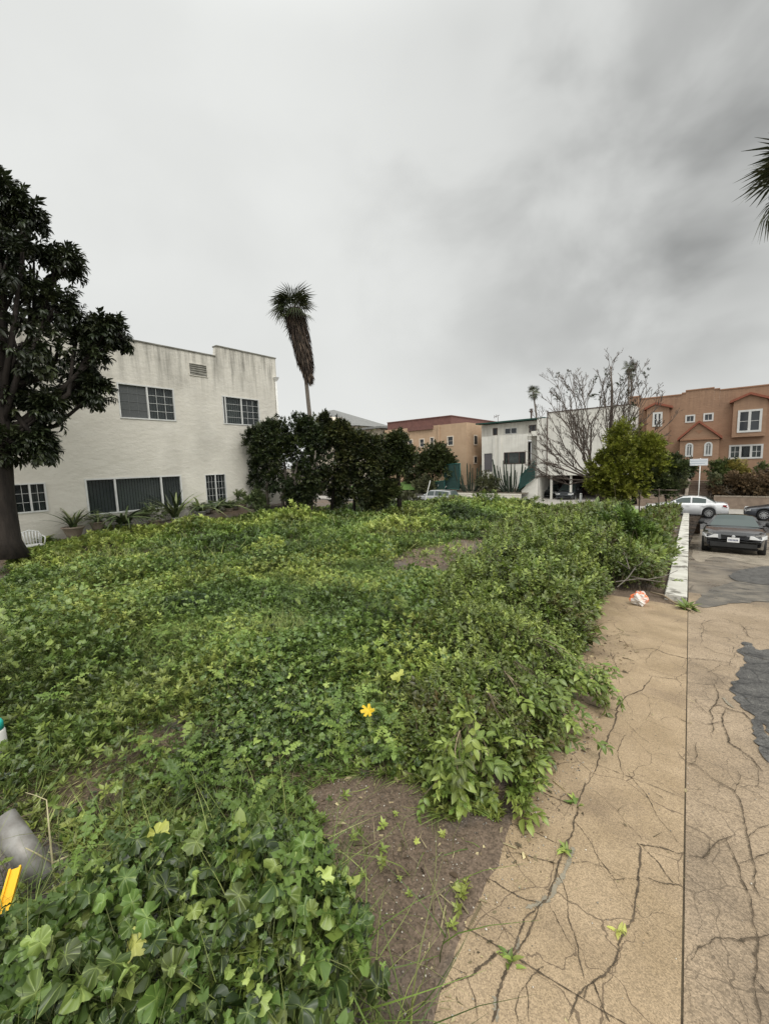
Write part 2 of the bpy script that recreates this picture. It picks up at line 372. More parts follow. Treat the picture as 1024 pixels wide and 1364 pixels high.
M['tan'] = mat('tan_concrete', (.29, .213, .128), (.37, .277, .176), 3.5, .55, bump=.0015, bscale=260, c3=(.225, .165, .105), s3=1.9, rvar=.16, thr3=(.5, .68))
M['grey_conc'] = mat('grey_concrete', (.275, .207, .135), (.345, .265, .182), 2, .6, bump=.002, bscale=200, c3=(.19, .145, .10), s3=.9, rvar=.15, thr3=(.5, .64))
M['asph'] = mat('wet_asphalt', (.06, .058, .055), (.12, .115, .105), 6, .5, bump=.004, bscale=160, rvar=.18)
M['street'] = mat('street_asphalt', (.05, .05, .052), (.085, .083, .08), .7, .24, bump=.002, bscale=60, rvar=.13)
M['walkgrey'] = mat('sidewalk_concrete', (.30, .28, .25), (.38, .36, .32), 1.2, .7, bump=.002, bscale=60)
def speckle(m, scale=240, amt=.4, lo=.3):
    """pale and dark grit baked into the surface (exposed aggregate)"""
    t = m.node_tree; N = t.nodes; L = t.links; b = N['Principled BSDF']; src = b.inputs['Base Color'].links[0].from_socket
    v = N.new('ShaderNodeTexVoronoi'); v.inputs['Scale'].default_value = scale; tcn = [n for n in N if n.type == 'TEX_COORD'][0]; L.new(tcn.outputs['Object'], v.inputs['Vector'])
    r = N.new('ShaderNodeMapRange'); sc = N.new('ShaderNodeSeparateColor'); L.new(v.outputs['Color'], sc.inputs[0]); L.new(sc.outputs[0], r.inputs[0]); r.inputs[3].default_value = 1-amt; r.inputs[4].default_value = 1+amt
    mx = N.new('ShaderNodeMix'); mx.data_type = 'RGBA'; mx.blend_type = 'MULTIPLY'; mx.inputs[0].default_value = 1; L.new(src, mx.inputs[6]); L.new(r.outputs[0], mx.inputs[7]); L.new(mx.outputs[2], b.inputs['Base Color'])
speckle(M['tan'], 260, .30); speckle(M['grey_conc'], 200, .33); speckle(M['asph'], 140, .5); speckle(M['soil'], 120, .35)
def cracked(m, scale=1.5, w=.012, amt=.75, col=(.07, .055, .04)):
    t = m.node_tree; N = t.nodes; L = t.links; b = N['Principled BSDF']; src = b.inputs['Base Color'].links[0].from_socket; tcn = [n for n in N if n.type == 'TEX_COORD'][0]
    n = N.new('ShaderNodeTexNoise'); n.inputs['Scale'].default_value = 5; n.inputs['Detail'].default_value = 6; L.new(tcn.outputs['Object'], n.inputs['Vector'])
    ad = N.new('ShaderNodeVectorMath'); ad.operation = 'MULTIPLY_ADD'; L.new(n.outputs['Color'], ad.inputs[0]); ad.inputs[1].default_value = (.16, .16, .16); L.new(tcn.outputs['Object'], ad.inputs[2])
    v = N.new('ShaderNodeTexVoronoi'); v.feature = 'DISTANCE_TO_EDGE'; v.inputs['Scale'].default_value = scale; L.new(ad.outputs[0], v.inputs['Vector'])
    n2 = N.new('ShaderNodeTexNoise'); n2.inputs['Scale'].default_value = 1.7; n2.inputs['Detail'].default_value = 3; L.new(tcn.outputs['Object'], n2.inputs['Vector'])
    wv = N.new('ShaderNodeMapRange'); L.new(n2.outputs['Fac'], wv.inputs[0]); wv.inputs[1].default_value = .36; wv.inputs[2].default_value = .58; wv.inputs[3].default_value = .0; wv.inputs[4].default_value = w
    lt = N.new('ShaderNodeMath'); lt.operation = 'LESS_THAN'; L.new(v.outputs[0], lt.inputs[0]); L.new(wv.outputs[0], lt.inputs[1])
    ml = N.new('ShaderNodeMath'); ml.operation = 'MULTIPLY'; ml.inputs[1].default_value = amt; L.new(lt.outputs[0], ml.inputs[0])
    mx = N.new('ShaderNodeMix'); mx.data_type = 'RGBA'; L.new(ml.outputs[0], mx.inputs[0]); L.new(src, mx.inputs[6]); mx.inputs[7].default_value = hexc(col); L.new(mx.outputs[2], b.inputs['Base Color'])
cracked(M['tan'], 2.9, .008, .75, (.10, .07, .045)); cracked(M['grey_conc'], 4.2, .013, .6, (.10, .075, .05)); cracked(M['grey_conc'], 9, .02, .4, (.14, .105, .07)); cracked(M['asph'], 3, .03, .6, (.02, .02, .02))

# the land out to the horizon
def base_z(X, Y): return np.where(Y > 20, -3.25, -4.2)+0*X
grid('ground', np.r_[-900, -300, -120, -60, 60, 300, 900], np.r_[-600, -100, 19.9, 20, 60, 200, 1500], base_z, M['earth'])
# vacant lot
def lotzz(X, Y):
    n = (vn(X, Y, .9, 1)-.5)*.09+(vn(X, Y, .28, 2)-.5)*.035+(vn(X, Y, .09, 3)-.5)*.012
    damp = sstep(0, .5, edge(Y)-X); return lot_z(X, Y)+n*np.clip(damp, 0, 1)-.03*np.where(X > edge(Y)+.02, 1, 0)-.006*np.where(X > edge(Y)-.03, 1, 0)
def lot_xf(X, Y): return np.where(X > -.4, np.minimum(seam(Y)-.1, X), X)
gx = np.r_[np.linspace(-44, -16, 30), np.linspace(-15.8, -5, 80), np.linspace(-4.94, -.3, 130)]
gy = np.r_[np.linspace(-12, -1, 20), np.linspace(-.9, 8, 180), np.linspace(8.1, 20, 90), np.linspace(20.2, 28.3, 50)]
grid('lot_ground', gx, gy, lotzz, M['soil'], xf=lot_xf)
# concrete path and driveway
def slab(name, x0f, x1f, ys, zf, m, nx=6, drop=.12):
    mb = MB(); rows = []
    for y in ys:
        row = []
        for k in range(nx+1): x = x0f(y)+(x1f(y)-x0f(y))*k/nx; row.append((x, y, float(zf(x, y))))
        rows.append([(row[0][0], y, row[0][2]-drop)]+row+[(row[-1][0], y, row[-1][2]-drop)])
    n = nx+3; V = [p for r in rows for p in r]; F = [(i*n+k, i*n+k+1, (i+1)*n+k+1, (i+1)*n+k) for i in range(len(rows)-1) for k in range(n-1)]
    F += [tuple(range(n))[::-1], tuple((len(rows)-1)*n+k for k in range(n))]
    mb.add(V, F); o = mb.build(name, m); tag(o, kind='structure'); return o
path = slab('concrete_path', edge, lambda y: seam(y)-.0035, np.linspace(-4, 6.55, 40), lambda x, y: drive_z(y), M['tan'])
M['wetconc'] = mat('wet_old_concrete', (.155, .13, .10), (.26, .22, .17), 1.3, .36, bump=.002, bscale=90, c3=(.085, .075, .065), s3=.9, rvar=.16, thr3=(.5, .66)); speckle(M['wetconc'], 160, .3); cracked(M['wetconc'], 1.6, .02, .6, (.05, .04, .03))
slab('driveway_far', lambda y: seam(y)+.0035, lambda y: 5.2, np.linspace(7.6, 30, 80), lambda x, y: drive_z(y)-.004, M['wetconc'], nx=20)
drive = slab('driveway', lambda y: seam(y)+.0035, lambda y: 5.2, np.linspace(-4, 7.6, 50), lambda x, y: drive_z(y)-.004, M['grey_conc'], nx=20)
slab('seam_gap', lambda y: seam(y)-.0034, lambda y: seam(y)+.0034, np.linspace(-4, 27, 90), lambda x, y: drive_z(y)-.007, mat('seam_dirt', (.055, .042, .028), (.10, .08, .05), 30, .9), nx=1)
# street with far kerb, pavements, far yards
slab('street', lambda y: -120., lambda y: 60., np.linspace(29.4, 37.6, 6), lambda x, y: -2.88-.012*(y-33.5)**2/4, M['street'], nx=60)
slab('kerb', lambda y: -120., lambda y: 60., [37.6, 37.76], lambda x, y: -2.77, M['walkgrey'], nx=2)
slab('far_sidewalk', lambda y: -120., lambda y: 60., [37.765, 41.0], lambda x, y: -2.775, M['walkgrey'], nx=2)
slab('near_sidewalk', lambda y: -120., lambda y: -1.2, [27.9, 29.3], lambda x, y: -2.78, M['walkgrey'], nx=2)
grid('right_ground', np.r_[5.2, 8, 60], np.linspace(-12, 29.3, 30), lambda X, Y: drive_z(Y)-.03+0*X, M['earth'])
M['grass_lawn'] = mat('lawn', (.07, .13, .03), (.11, .19, .045), 6, .9, bump=.03, bscale=30)
import mathutils
# patches of asphalt in the driveway, shapes measured from the place
def patch(name, pix, m, lift=.004, amp=.03, kind='structure'):
    P = [np.array(gdrive(*p)[:2]) for p in pix]
    for it in range(3):
        Q = []
        for a, b in zip(P, P[1:]+P[:1]): Q += [a*.75+b*.25, a*.25+b*.75]
        P = Q
    P = np.array(P); n = len(P); T = np.roll(P, -1, 0)-np.roll(P, 1, 0); Nn = np.stack([T[:, 1], -T[:, 0]], -1); Nn /= np.linalg.norm(Nn, axis=1, keepdims=True)+1e-9
    P = P+Nn*((vn(P[:, 0], P[:, 1], .09, 3)-.5)*2*amp+(vn(P[:, 0], P[:, 1], .035, 4)-.5)*amp*1.5)[:, None]
    lo, hi_ = P.min(0), P.max(0); step = max(.06, (hi_-lo).max()/40); gx_, gy2 = np.meshgrid(np.arange(lo[0], hi_[0], step), np.arange(lo[1], hi_[1], step)); g = np.stack([gx_.ravel(), gy2.ravel()], -1)
    vs, es, fs, *_ = mathutils.geometry.delaunay_2d_cdt([mathutils.Vector(p) for p in P.tolist()+g.tolist()], [(i, (i+1) % n) for i in range(n)], [list(range(n))], 1, 1e-5)
    mb = MB(); mb.add([(v.x, v.y, float(drive_z(v.y))+lift-.004) for v in vs], [tuple(f) for f in fs]); o = mb.build(name, m); tag(o, kind=kind); return o
patch('asphalt_patch', [(1100, 850), (1012, 872), (992, 852), (984, 866), (994, 888), (978, 905), (970, 918), (984, 938), (1000, 948), (1014, 962), (1030, 985), (1110, 1060), (1200, 1000)], M['asph'], .006)
patch('asphalt_patch', [(1004, 955), (1020, 975), (1032, 1010), (1020, 1022), (1010, 1004), (1000, 984)], M['asph'], .007)
patch('asphalt_patch', [(921, 800), (960, 778), (1000, 772), (1100, 765), (1100, 800), (1000, 802), (960, 806), (935, 812)], mat('worn_asphalt', (.09, .083, .073), (.15, .135, .112), 5, .4, bump=.004, bscale=120, c3=(.2, .175, .14), s3=4, rvar=.2), .006)
patch('asphalt_patch', [(962, 768), (995, 757), (1060, 752), (1100, 765), (1060, 780), (1000, 779)], M['asph'], .0105)
patch('worn_concrete', [(922, 760), (950, 740), (985, 748), (1100, 775), (1100, 765), (1040, 740), (1000, 725), (921, 722)], mat('pale_wet_concrete', (.25, .215, .165), (.36, .31, .24), 3, .35, bump=.002, bscale=100, rvar=.2), .005)
# cracks in the slabs
M['crack'] = mat('crack_dirt', (.045, .034, .022), (.12, .09, .06), 26, .95)
M['crackfill'] = mat('crack_filler', (.20, .175, .13), (.27, .24, .18), 30, .8)
cr = thing('pavement_cracks', 'network of dark jagged cracks running through the tan concrete path', 'pavement crack', (0, 1, 0))
def crack(pix, w=.006, m=None, nm='crack', jag=1.0, lift=.0028):
    P = [gdrive(*p)[:2] for p in pix]
    for it in range(4):
        Q = [P[0]]
        for a, b in zip(P, P[1:]):
            d = b-a; L = np.linalg.norm(d); n = np.array([-d[1], d[0]])/(L+1e-9); Q += [(a+b)/2+n*rng.normal(0, .042*L*jag), b]
        P = Q
    P = np.array(P); w = w*.72; n = len(P); T = np.gradient(P, axis=0); Nn = np.stack([-T[:, 1], T[:, 0]], -1); Nn /= np.linalg.norm(Nn, axis=1, keepdims=True)+1e-9
    ww = w*(.25+1.1*rng.random(n))*np.sin(np.linspace(.25, PI-.1, n))**.4*(.55+.9*vn(np.arange(n), 0*P[:, 0], 6, int(pix[0][0]) % 50)); A = P+Nn*ww[:, None]*.5; B = P-Nn*ww[:, None]*(.3+.4*rng.random(n))[:, None]
    mb = MB(); V = [(x, y, float(drive_z(y))+lift) for x, y in A]+[(x, y, float(drive_z(y))+lift) for x, y in B]
    mb.add(V, [(i, i+1, n+i+1, n+i) for i in range(n-1)]); o = mb.build(nm, m or M['crack'], cr); return o
for pix, w in [
    ([(779, 1044), (769, 1076), (764, 1098), (749, 1136), (740, 1170), (728, 1200), (718, 1210)], .013),
    ([(718, 1210), (698, 1226), (690, 1250), (684, 1268), (664, 1272), (640, 1290), (622, 1306), (605, 1308), (588, 1322), (570, 1340)], .010),
    ([(718, 1210), (706, 1238), (693, 1262), (672, 1300), (662, 1330), (655, 1364)], .012),
    ([(718, 1206), (700, 1202), (680, 1190), (660, 1178), (634, 1164)], .007), ([(749, 1152), (720, 1146), (690, 1138), (650, 1132)], .005),
    ([(740, 1126), (716, 1112), (690, 1102), (672, 1092)], .006), ([(766, 1075), (745, 1068), (722, 1058)], .008), ([(722, 1058), (700, 1048), (690, 1036)], .005),
    ([(764, 1096), (790, 1130), (808, 1160), (820, 1176)], .004), ([(740, 1160), (756, 1200), (766, 1250), (774, 1290), (778, 1308)], .006),
    ([(730, 1206), (748, 1240), (762, 1262)], .003), ([(848, 1126), (853, 1132), (850, 1170), (846, 1200), (838, 1236), (826, 1256), (820, 1284), (806, 1302), (790, 1312), (782, 1318), (778, 1336)], .010),
    ([(848, 1126), (862, 1128), (880, 1132), (902, 1140), (913, 1136)], .007), ([(856, 1130), (880, 1156), (896, 1178), (910, 1184)], .005), ([(863, 1172), (880, 1178), (905, 1180)], .006),
    ([(744, 1148), (780, 1150), (830, 1172), (858, 1174)], .002), ([(790, 1054), (820, 1080), (850, 1112), (856, 1122)], .003), ([(830, 1024), (860, 1060), (880, 1096), (910, 1130)], .003),
    ([(868, 902), (855, 920), (838, 926), (822, 944), (818, 966), (800, 1000), (786, 1040)], .011), ([(868, 902), (888, 904), (914, 908)], .005), ([(832, 960), (850, 980), (866, 992)], .003),
    ([(840, 866), (870, 864), (890, 872), (914, 878), (950, 880), (990, 888)], .010), ([(880, 860), (866, 872), (860, 884)], .004), ([(813, 870), (822, 890), (826, 914)], .006), ([(840, 856), (848, 872), (854, 878)], .004),
    ([(852, 896), (880, 904), (914, 904)], .0025), ([(830, 920), (870, 930), (914, 944)], .002), ([(830, 900), (860, 960), (912, 980)], .002), ([(840, 1030), (870, 1040), (913, 1066)], .0025),
    ([(780, 1316), (768, 1330), (756, 1364)], .006), ([(790, 1312), (800, 1340), (812, 1364)], .008), ([(834, 980), (822, 1002), (830, 1040)], .006),
    ([(724, 1290), (712, 1300), (700, 1318), (704, 1364)], .006), ([(620, 1300), (632, 1330), (636, 1364)], .004), ([(590, 1296), (604, 1308)], .005), ([(690, 1256), (672, 1240), (660, 1260)], .003), ([(610, 1270), (600, 1290), (622, 1300)], .003), ([(700, 1318), (686, 1350), (690, 1364)], .004)]:
    crack(pix, w)
for pix, w in [([(720, 830), (735, 860), (745, 900)], .002),
    ([(922, 1018), (950, 1040), (978, 1054), (990, 1090), (1000, 1140), (1004, 1180), (1012, 1200)], .008), ([(918, 1142), (935, 1144), (948, 1130), (960, 1120), (975, 1116)], .007), ([(935, 1144), (944, 1138), (944, 1120)], .005),
    ([(990, 1118), (1006, 1108), (1024, 1100)], .006), ([(962, 1116), (985, 1160), (1000, 1200), (1010, 1250), (1006, 1300), (1012, 1364)], .009), ([(970, 1252), (985, 1256), (1000, 1250), (1024, 1246)], .012),
    ([(920, 1282), (930, 1264), (944, 1262), (952, 1250), (970, 1250)], .007), ([(940, 1266), (960, 1290), (985, 1330), (996, 1364)], .003), ([(932, 860), (936, 830), (950, 826), (985, 832), (992, 850)], .006), ([(932, 860), (950, 868), (978, 876)], .007),
    ([(975, 860), (975, 878), (972, 890)], .006), ([(918, 884), (940, 890), (960, 906), (975, 920)], .005), ([(950, 905), (952, 940), (948, 960), (948, 985)], .008), ([(920, 908), (940, 912), (960, 910)], .004),
    ([(946, 942), (958, 940), (972, 946), (990, 950), (1010, 966), (1028, 984)], .011), ([(966, 946), (963, 966), (970, 990), (984, 998), (1000, 1010), (1016, 1030)], .012), ([(920, 928), (935, 945), (952, 958)], .004),
    ([(922, 944), (942, 942)], .005), ([(926, 960), (940, 966), (960, 962), (974, 964)], .006), ([(916, 964), (900, 956), (880, 960)], .003), ([(927, 990), (926, 1014), (916, 1020)], .005), ([(900, 1000), (916, 1018), (930, 1020)], .005),
    ([(979, 1024), (980, 1050), (978, 1056)], .005), ([(955, 1048), (970, 1048)], .004), ([(985, 1050), (1010, 1048), (1024, 1056)], .005), ([(1004, 1014), (1010, 1050)], .004), ([(918, 1066), (960, 1080), (1024, 1100)], .003), ([(920, 1190), (960, 1230), (1000, 1256)], .003),
    ([(1000, 1300), (1024, 1330)], .006), ([(985, 1150), (1010, 1142), (1024, 1138)], .006), ([(940, 896), (960, 886), (975, 888)], .006), ([(990, 835), (1000, 850), (1024, 852)], .01), ([(975, 862), (985, 866), (1004, 878), (1024, 880)], .007)]:
    crack(pix, w)
for pix, w in [([(764, 1130), (758, 1150), (748, 1172), (734, 1198), (716, 1208), (700, 1212)], .030), ([(690, 1252), (690, 1272)], .025), ([(964, 930), (978, 944)], .03), ([(660, 1330), (662, 1364)], .03)]:
    crack(pix, w, M['crackfill'], 'crack_filler', 1.2, .0018)
crack([(607, 1231), (670, 1268), (730, 1305), (790, 1341), (860, 1384)], .007, nm='control_joint', jag=.1)
crack([(917, 1068), (860, 1044), (800, 1022), (770, 1012)], .0035, nm='control_joint', jag=.1)

# soil washed over the edge of the path
ys3 = np.arange(-1, 5.2, .012); e3 = edge(ys3); inn = .004+.05*np.maximum(0, vn(ys3, 0*ys3, .22, 61)-.42)+.012*vn(ys3, 0*ys3, .03, 62)+.02*np.maximum(0, vn(ys3, 0*ys3, .07, 63)-.6); mb = MB(); n3 = len(ys3)
mb.add([(e3[i]-.06, ys3[i], float(lot_z(e3[i]-.06, ys3[i]))-.004) for i in range(n3)]+[(e3[i]+inn[i]*.6, ys3[i], float(drive_z(ys3[i]))+.006) for i in range(n3)]+[(e3[i]+inn[i], ys3[i], float(drive_z(ys3[i]))+.0012) for i in range(n3)], [(i, i+1, n3+i+1, n3+i) for i in range(n3-1)]+[(n3+i, n3+i+1, 2*n3+i+1, 2*n3+i) for i in range(n3-1)])
tag(mb.build('soil_edge', M['soil']), kind='structure')
# soil clods, pebbles and plant litter
M['peb'] = leafmat('pebble', (.25, .22, .18), (.45, .42, .36), (.12, .10, .08), .8, 0, False)
M['litter'] = leafmat('dead_litter', (.08, .05, .03), (.20, .16, .09), (.42, .36, .2), .8, .1, False)
peb = (np.array([(0, 0, .55), (.5, .1, .2), (.1, .55, .15), (-.5, .05, .2), (0, -.5, .15), (0, 0, -.2)], float), np.array([(0, 1, 2), (0, 2, 3), (0, 3, 4), (0, 4, 1), (5, 2, 1), (5, 3, 2), (5, 4, 3), (5, 1, 4)]), np.full((6, 2), .2))
def zall(X, Y):
    z = np.where(X > edge(Y), drive_z(Y), lotzz(X, Y)); return z
def scatter_flat(tpl, n, x0, x1, y0, y1, s0, s1, keep=None, lift=.001, tilt=.3, power=1):
    X = rng.uniform(x0, x1, n); Y = y0+(y1-y0)*rng.random(n)**power
    if keep is not None: k = keep(X, Y); X = X[k]; Y = Y[k]
    Z = zall(X, Y)+lift; P = np.stack([X, Y, Z], -1); nz = nrm(np.stack([rng.normal(0, tilt, len(X)), rng.normal(0, tilt, len(X)), np.ones(len(X))], -1))
    return P, frames(nz, rdir(len(X), -.1, .1), s0+(s1-s0)*rng.random(len(X))**3), rng.random((len(X), 2))
cl_ = Cloud(); cl_.add(peb, *scatter_flat(peb, 9000, -2.2, -.5, -.3, 3, .002, .011)); cl_.add(peb, *scatter_flat(peb, 3500, -9, -1, 2, 12, .006, .03))
cl_.add(peb, *scatter_flat(peb, 2600, -1.2, 2.2, .2, 9, .0015, .009, lambda X, Y: X > edge(Y)))
tag(cl_.build('pebbles', M['peb'], smooth=False), kind='stuff')
cl_ = Cloud(); lq = leaf_oval(.25, .2, .4, 3)
cl_.add(lq, *scatter_flat(lq, 900, -1.4, 1.6, .3, 9, .008, .03, lambda X, Y: (X > edge(Y)) & (vn(X, Y, .8, 5) > .5), .003)); cl_.add(lq, *scatter_flat(lq, 5000, -3.2, -.5, -.2, 4.5, .01, .05, None, .004, .6))
cl_.add(stick(.04), *scatter_flat(lq, 2600, -3.4, -.55, -.2, 5, .02, .12, None, .006, .3)); cl_.add(stick(.03), *scatter_flat(lq, 160, -1.2, 1.2, .6, 8, .015, .06, lambda X, Y: X > edge(Y), .003, .1)); cl_.add(lq, *scatter_flat(lq, 1500, -1.4, .6, .4, 7, .004, .018, lambda X, Y: (X > edge(Y)) & (rng.random(len(X)) > (X-edge(Y))*2.2), .002, .3))
cl_.add(lq, *scatter_flat(lq, 5000, -9, -2.5, 6, 16, .03, .09, None, .004, .5))
tag(cl_.build('plant_litter', M['litter']), kind='stuff')
# ================================================================== GROUND COVER
def inpoly(X, Y, P):
    r = np.zeros(np.shape(X), bool); n = len(P)
    for i in range(n):
        x1, y1 = P[i]; x2, y2 = P[(i+1) % n]; c = ((y1 > Y) != (y2 > Y)) & (X < (x2-x1)*(Y-y1)/(y2-y1+1e-12)+x1); r ^= c
    return r
def wpoly(pix): return [tuple(glot(*p)[:2]) for p in pix]
def nearblades():
    P = polar(5200, .5, 2.1, 1, 30, 93); N = len(P); qx, qy, _ = project(P); P = P[qy > 1120]; N = len(P); L_ = rng.uniform(.15, .42, N); nz = nrm(np.array([0, 0, 1.])+rng.normal(0, .5, (N, 3))); grassc.add(BL[1], P, frames(nz, rdir(N), np.stack([L_, L_*.45, L_], -1)), np.stack([.2+.6*rng.random(N), rng.random(N)], -1))
B1 = wpoly([(375, 1062), (440, 1030), (480, 1045), (560, 1060), (640, 1075), (668, 1092), (640, 1150), (556, 1370), (540, 1500), (470, 1500), (505, 1370), (505, 1290), (462, 1200), (440, 1130)])
B2 = wpoly([(515, 752), (545, 735), (600, 722), (690, 716), (700, 724), (672, 740), (640, 752), (590, 764), (530, 768)])
B3 = wpoly([(60, 1170), (130, 1120), (190, 1095), (190, 1135), (120, 1190), (70, 1225)])
B5 = wpoly([(-60, 1075), (30, 1075), (90, 1130), (95, 1190), (60, 1230), (30, 1262), (-60, 1262)])
B4 = wpoly([(80, 1070), (110, 1030), (170, 990), (250, 960), (300, 985), (210, 1045), (120, 1085)])
def bare(X, Y):
    jx = X+(vn(X, Y, .25, 8)-.5)*.22; jy = Y+(vn(X, Y, .25, 9)-.5)*.3
    return np.where(inpoly(jx, jy, B1) | inpoly(jx, jy, B3) | inpoly(jx, jy, B5), .972, np.where(inpoly(jx, jy, B2), .93, np.where(inpoly(jx, jy, B4), .8, 0)))
def thick(X, Y):
    """0..1 : inside the shrubby thicket beside the path"""
    wl = np.interp(Y, [1.6, 2.2, 3, 5, 8, 13, 20, 27], [.35, 1.0, 1.15, 1.6, 2.6, 4.2, 5.0, 5.5])+(vn(X, Y, .7, 12)-.5)*.9
    d = edge(Y)-X; f0 = 1.62+.28*np.sin(X*5)+.18*np.maximum(0, -X-1); 
    xr = np.where(Y > 7, seam(Y)-.25-X, d)
    return np.where((Y > f0) & (xr > -.03) & (d < wl*(.72+.5*rng.random(np.shape(d)))), 1, 0)
def cull(P, m=120):
    x, y, z = project(P); return (z > .15) & (x > -m) & (x < 1024+m*1.5) & (y < 1364+260) & (y > 100)
def polar(N, r0, r1, p=1., a0=-6, a1=93):
    r = r0+(r1-r0)*rng.random(N)**p; a = np.radians(rng.uniform(a0, a1, N)); X = -r*np.sin(a); Y = r*np.cos(a)
    k = (X < edge(Y)-.02) & (X > -15.85) & (Y < 27.6) & (Y > -1.2); k &= np.where(Y > 6.8, X < seam(Y)-.32, True)
    X = X[k]; Y = Y[k]; k = rng.random(len(X)) > bare(X, Y); X = X[k]; Y = Y[k]
    P = np.stack([X, Y, lotzz(X, Y)], -1); k = cull(P); return P[k]
M['mallow'] = leafmat('mallow_leaf', (.024, .050, .014), (.082, .138, .027), (.31, .38, .10), .38, .15, True, .5)
M['grass'] = leafmat('grass_blade', (.065, .115, .024), (.15, .215, .045), (.42, .42, .16), .5, .3, False)
M['herb'] = leafmat('herb_leaf', (.030, .058, .015), (.118, .182, .034), (.34, .38, .09), .4, .15, False)
M['shrub'] = leafmat('shrub_leaf', (.085, .06, .024), (.095, .145, .026), (.29, .34, .08), .36, .14, True, .45)
M['stem'] = leafmat('weed_stem', (.05, .06, .025), (.12, .14, .05), (.24, .26, .11), .6, .1, False)
M['twigdry'] = leafmat('dry_twig', (.06, .045, .03), (.14, .11, .07), (.24, .19, .12), .8, 0, False)
ML = [leaf_mallow(5, 30, 1, .3, 1), leaf_mallow(7, 30, 2, .22, 1.5), leaf_mallow(5, 30, 3, .4, 1.9)]
MM = [leaf_mallow(5, 12, 4, .22), leaf_mallow(5, 12, 5, .3)]
OV = leaf_oval(.3, .15, .3, 3); OV5 = leaf_oval(.2, .2, .45, 4)
def pick(n, k): return rng.integers(0, k, n)
def regional(P, s=1.4, seed=21): return vn(P[:, 0], P[:, 1], s, seed)
weeds = Cloud(); stemc = Cloud(); grassc = Cloud(); herbc = Cloud(); strawc0 = Cloud()
# --- near mallow plants with leaf stalks
P0 = polar(2300, .55, 4.2, .8, 25, 93); P0 = P0[(thick(P0[:, 0], P0[:, 1]) == 0)]
reg = regional(P0, .8, 31); dist = np.hypot(P0[:, 0], P0[:, 1]); P0 = P0[((reg > .52) & (dist > 2.3)) | (dist < 1.75) | (rng.random(len(P0)) < .08)]
for ti in range(3):
    pc = P0[ti::3]; n = len(pc); nl = 15; B = np.repeat(pc, nl, 0); N = len(B); d = np.hypot(B[:, 0], B[:, 1]); H = np.where(d < 1.8, .29, .12)*(.6+.8*np.repeat(rng.random(n), nl))
    a = rng.uniform(0, 2*PI, N); out = np.stack([np.cos(a), np.sin(a), 0*a], -1); rad = rng.uniform(.03, .2, N)
    tip = B+out*rad[:, None]+np.stack([0*a, 0*a, H*rng.uniform(.3, 1, N)], -1)
    nz = nrm(np.stack([0*a, 0*a, 1+0*a], -1)+out*rng.uniform(.0, 1.1, (N, 1))+rng.normal(0, .42, (N, 3)))
    sc = (.010+.036*rng.random(N)**1.5)*np.where(d < 1.8, 1.0, .8); rn = np.stack([.0+.5*rng.random(N)+.5*(rng.random(N)**5)+.25*np.repeat(rng.random(n), nl), rng.random(N)**1.3], -1)
    ok = (bare(tip[:, 0], tip[:, 1]) < .9) & (tip[:, 0] < edge(tip[:, 1])-.05) & (thick(tip[:, 0], tip[:, 1]) == 0); qx, qy, _ = project(tip); ok &= (d > 1.9) | (qy > np.interp(qx, [-100, 0, 70, 110, 200, 330, 420, 480], [1235, 1235, 1215, 1170, 1112, 1088, 1110, 1190])+rng.normal(0, 10, N)); tip, B, out, nz, sc, rn, d, a, rad = [q_[ok] for q_ in (tip, B, out, nz, sc, rn, d, a, rad)]; N = len(tip)
    weeds.add(ML[ti], tip, frames(nz, out, np.stack([sc, sc, sc*1.3], -1)), rn); stems(stemc, B+out*.01, tip, .0019, np.stack([.3+.5*rng.random(N), rng.random(N)], -1))
# upright lobed thistle leaves among the nearest mallow
TL = [leaf_lobed(1), leaf_lobed(2, 6)]
def rosettes(cl, spots, n, L, tpls, el=(20, 75), bright=.6):
    for s in spots:
        a = rng.uniform(0, 2*PI, n); e = np.radians(rng.uniform(*el, n)); hd = np.stack([np.cos(a)*np.cos(e), np.sin(a)*np.cos(e), np.sin(e)], -1)
        base = np.array(s)[None]+rng.normal(0, .01, (n, 3))+np.stack([0*a, 0*a, rng.uniform(0, .22, n)], -1); k = pick(n, len(tpls)); sc = L*rng.uniform(.6, 1.1, n)
        A = frames_x(hd, np.stack([sc, sc*.85, sc], -1)); rn = np.stack([bright+.3*rng.random(n), .4+.5*rng.random(n)], -1)
        for t in range(len(tpls)): cl.add(tpls[t], base[k == t], A[k == t], rn[k == t])
sp = [glot(*p) for p in ((330, 1250), (345, 1330), (300, 1390), (430, 1300), (180, 1370), (90, 1290), (420, 1230), (250, 1230), (370, 1170), (60, 1360), (470, 1330))]
rosettes(herbc, sp[:4], 11, .22, TL, (20, 80), .5); rosettes(herbc, sp[4:], 8, .15, TL, (15, 70), .2); sp2 = polar(300, .6, 2.0, 1, 35, 93); sp2 = sp2[:26]+np.array([0, 0, .12]); rosettes(herbc, sp2[:14], 7, .14, TL, (15, 80), .1)
sp = polar(170, 1.5, 7, 1, 25, 90); sp = sp[thick(sp[:, 0], sp[:, 1]) == 0]; rosettes(herbc, sp[:90], 9, .12, TL, (10, 60), .35)
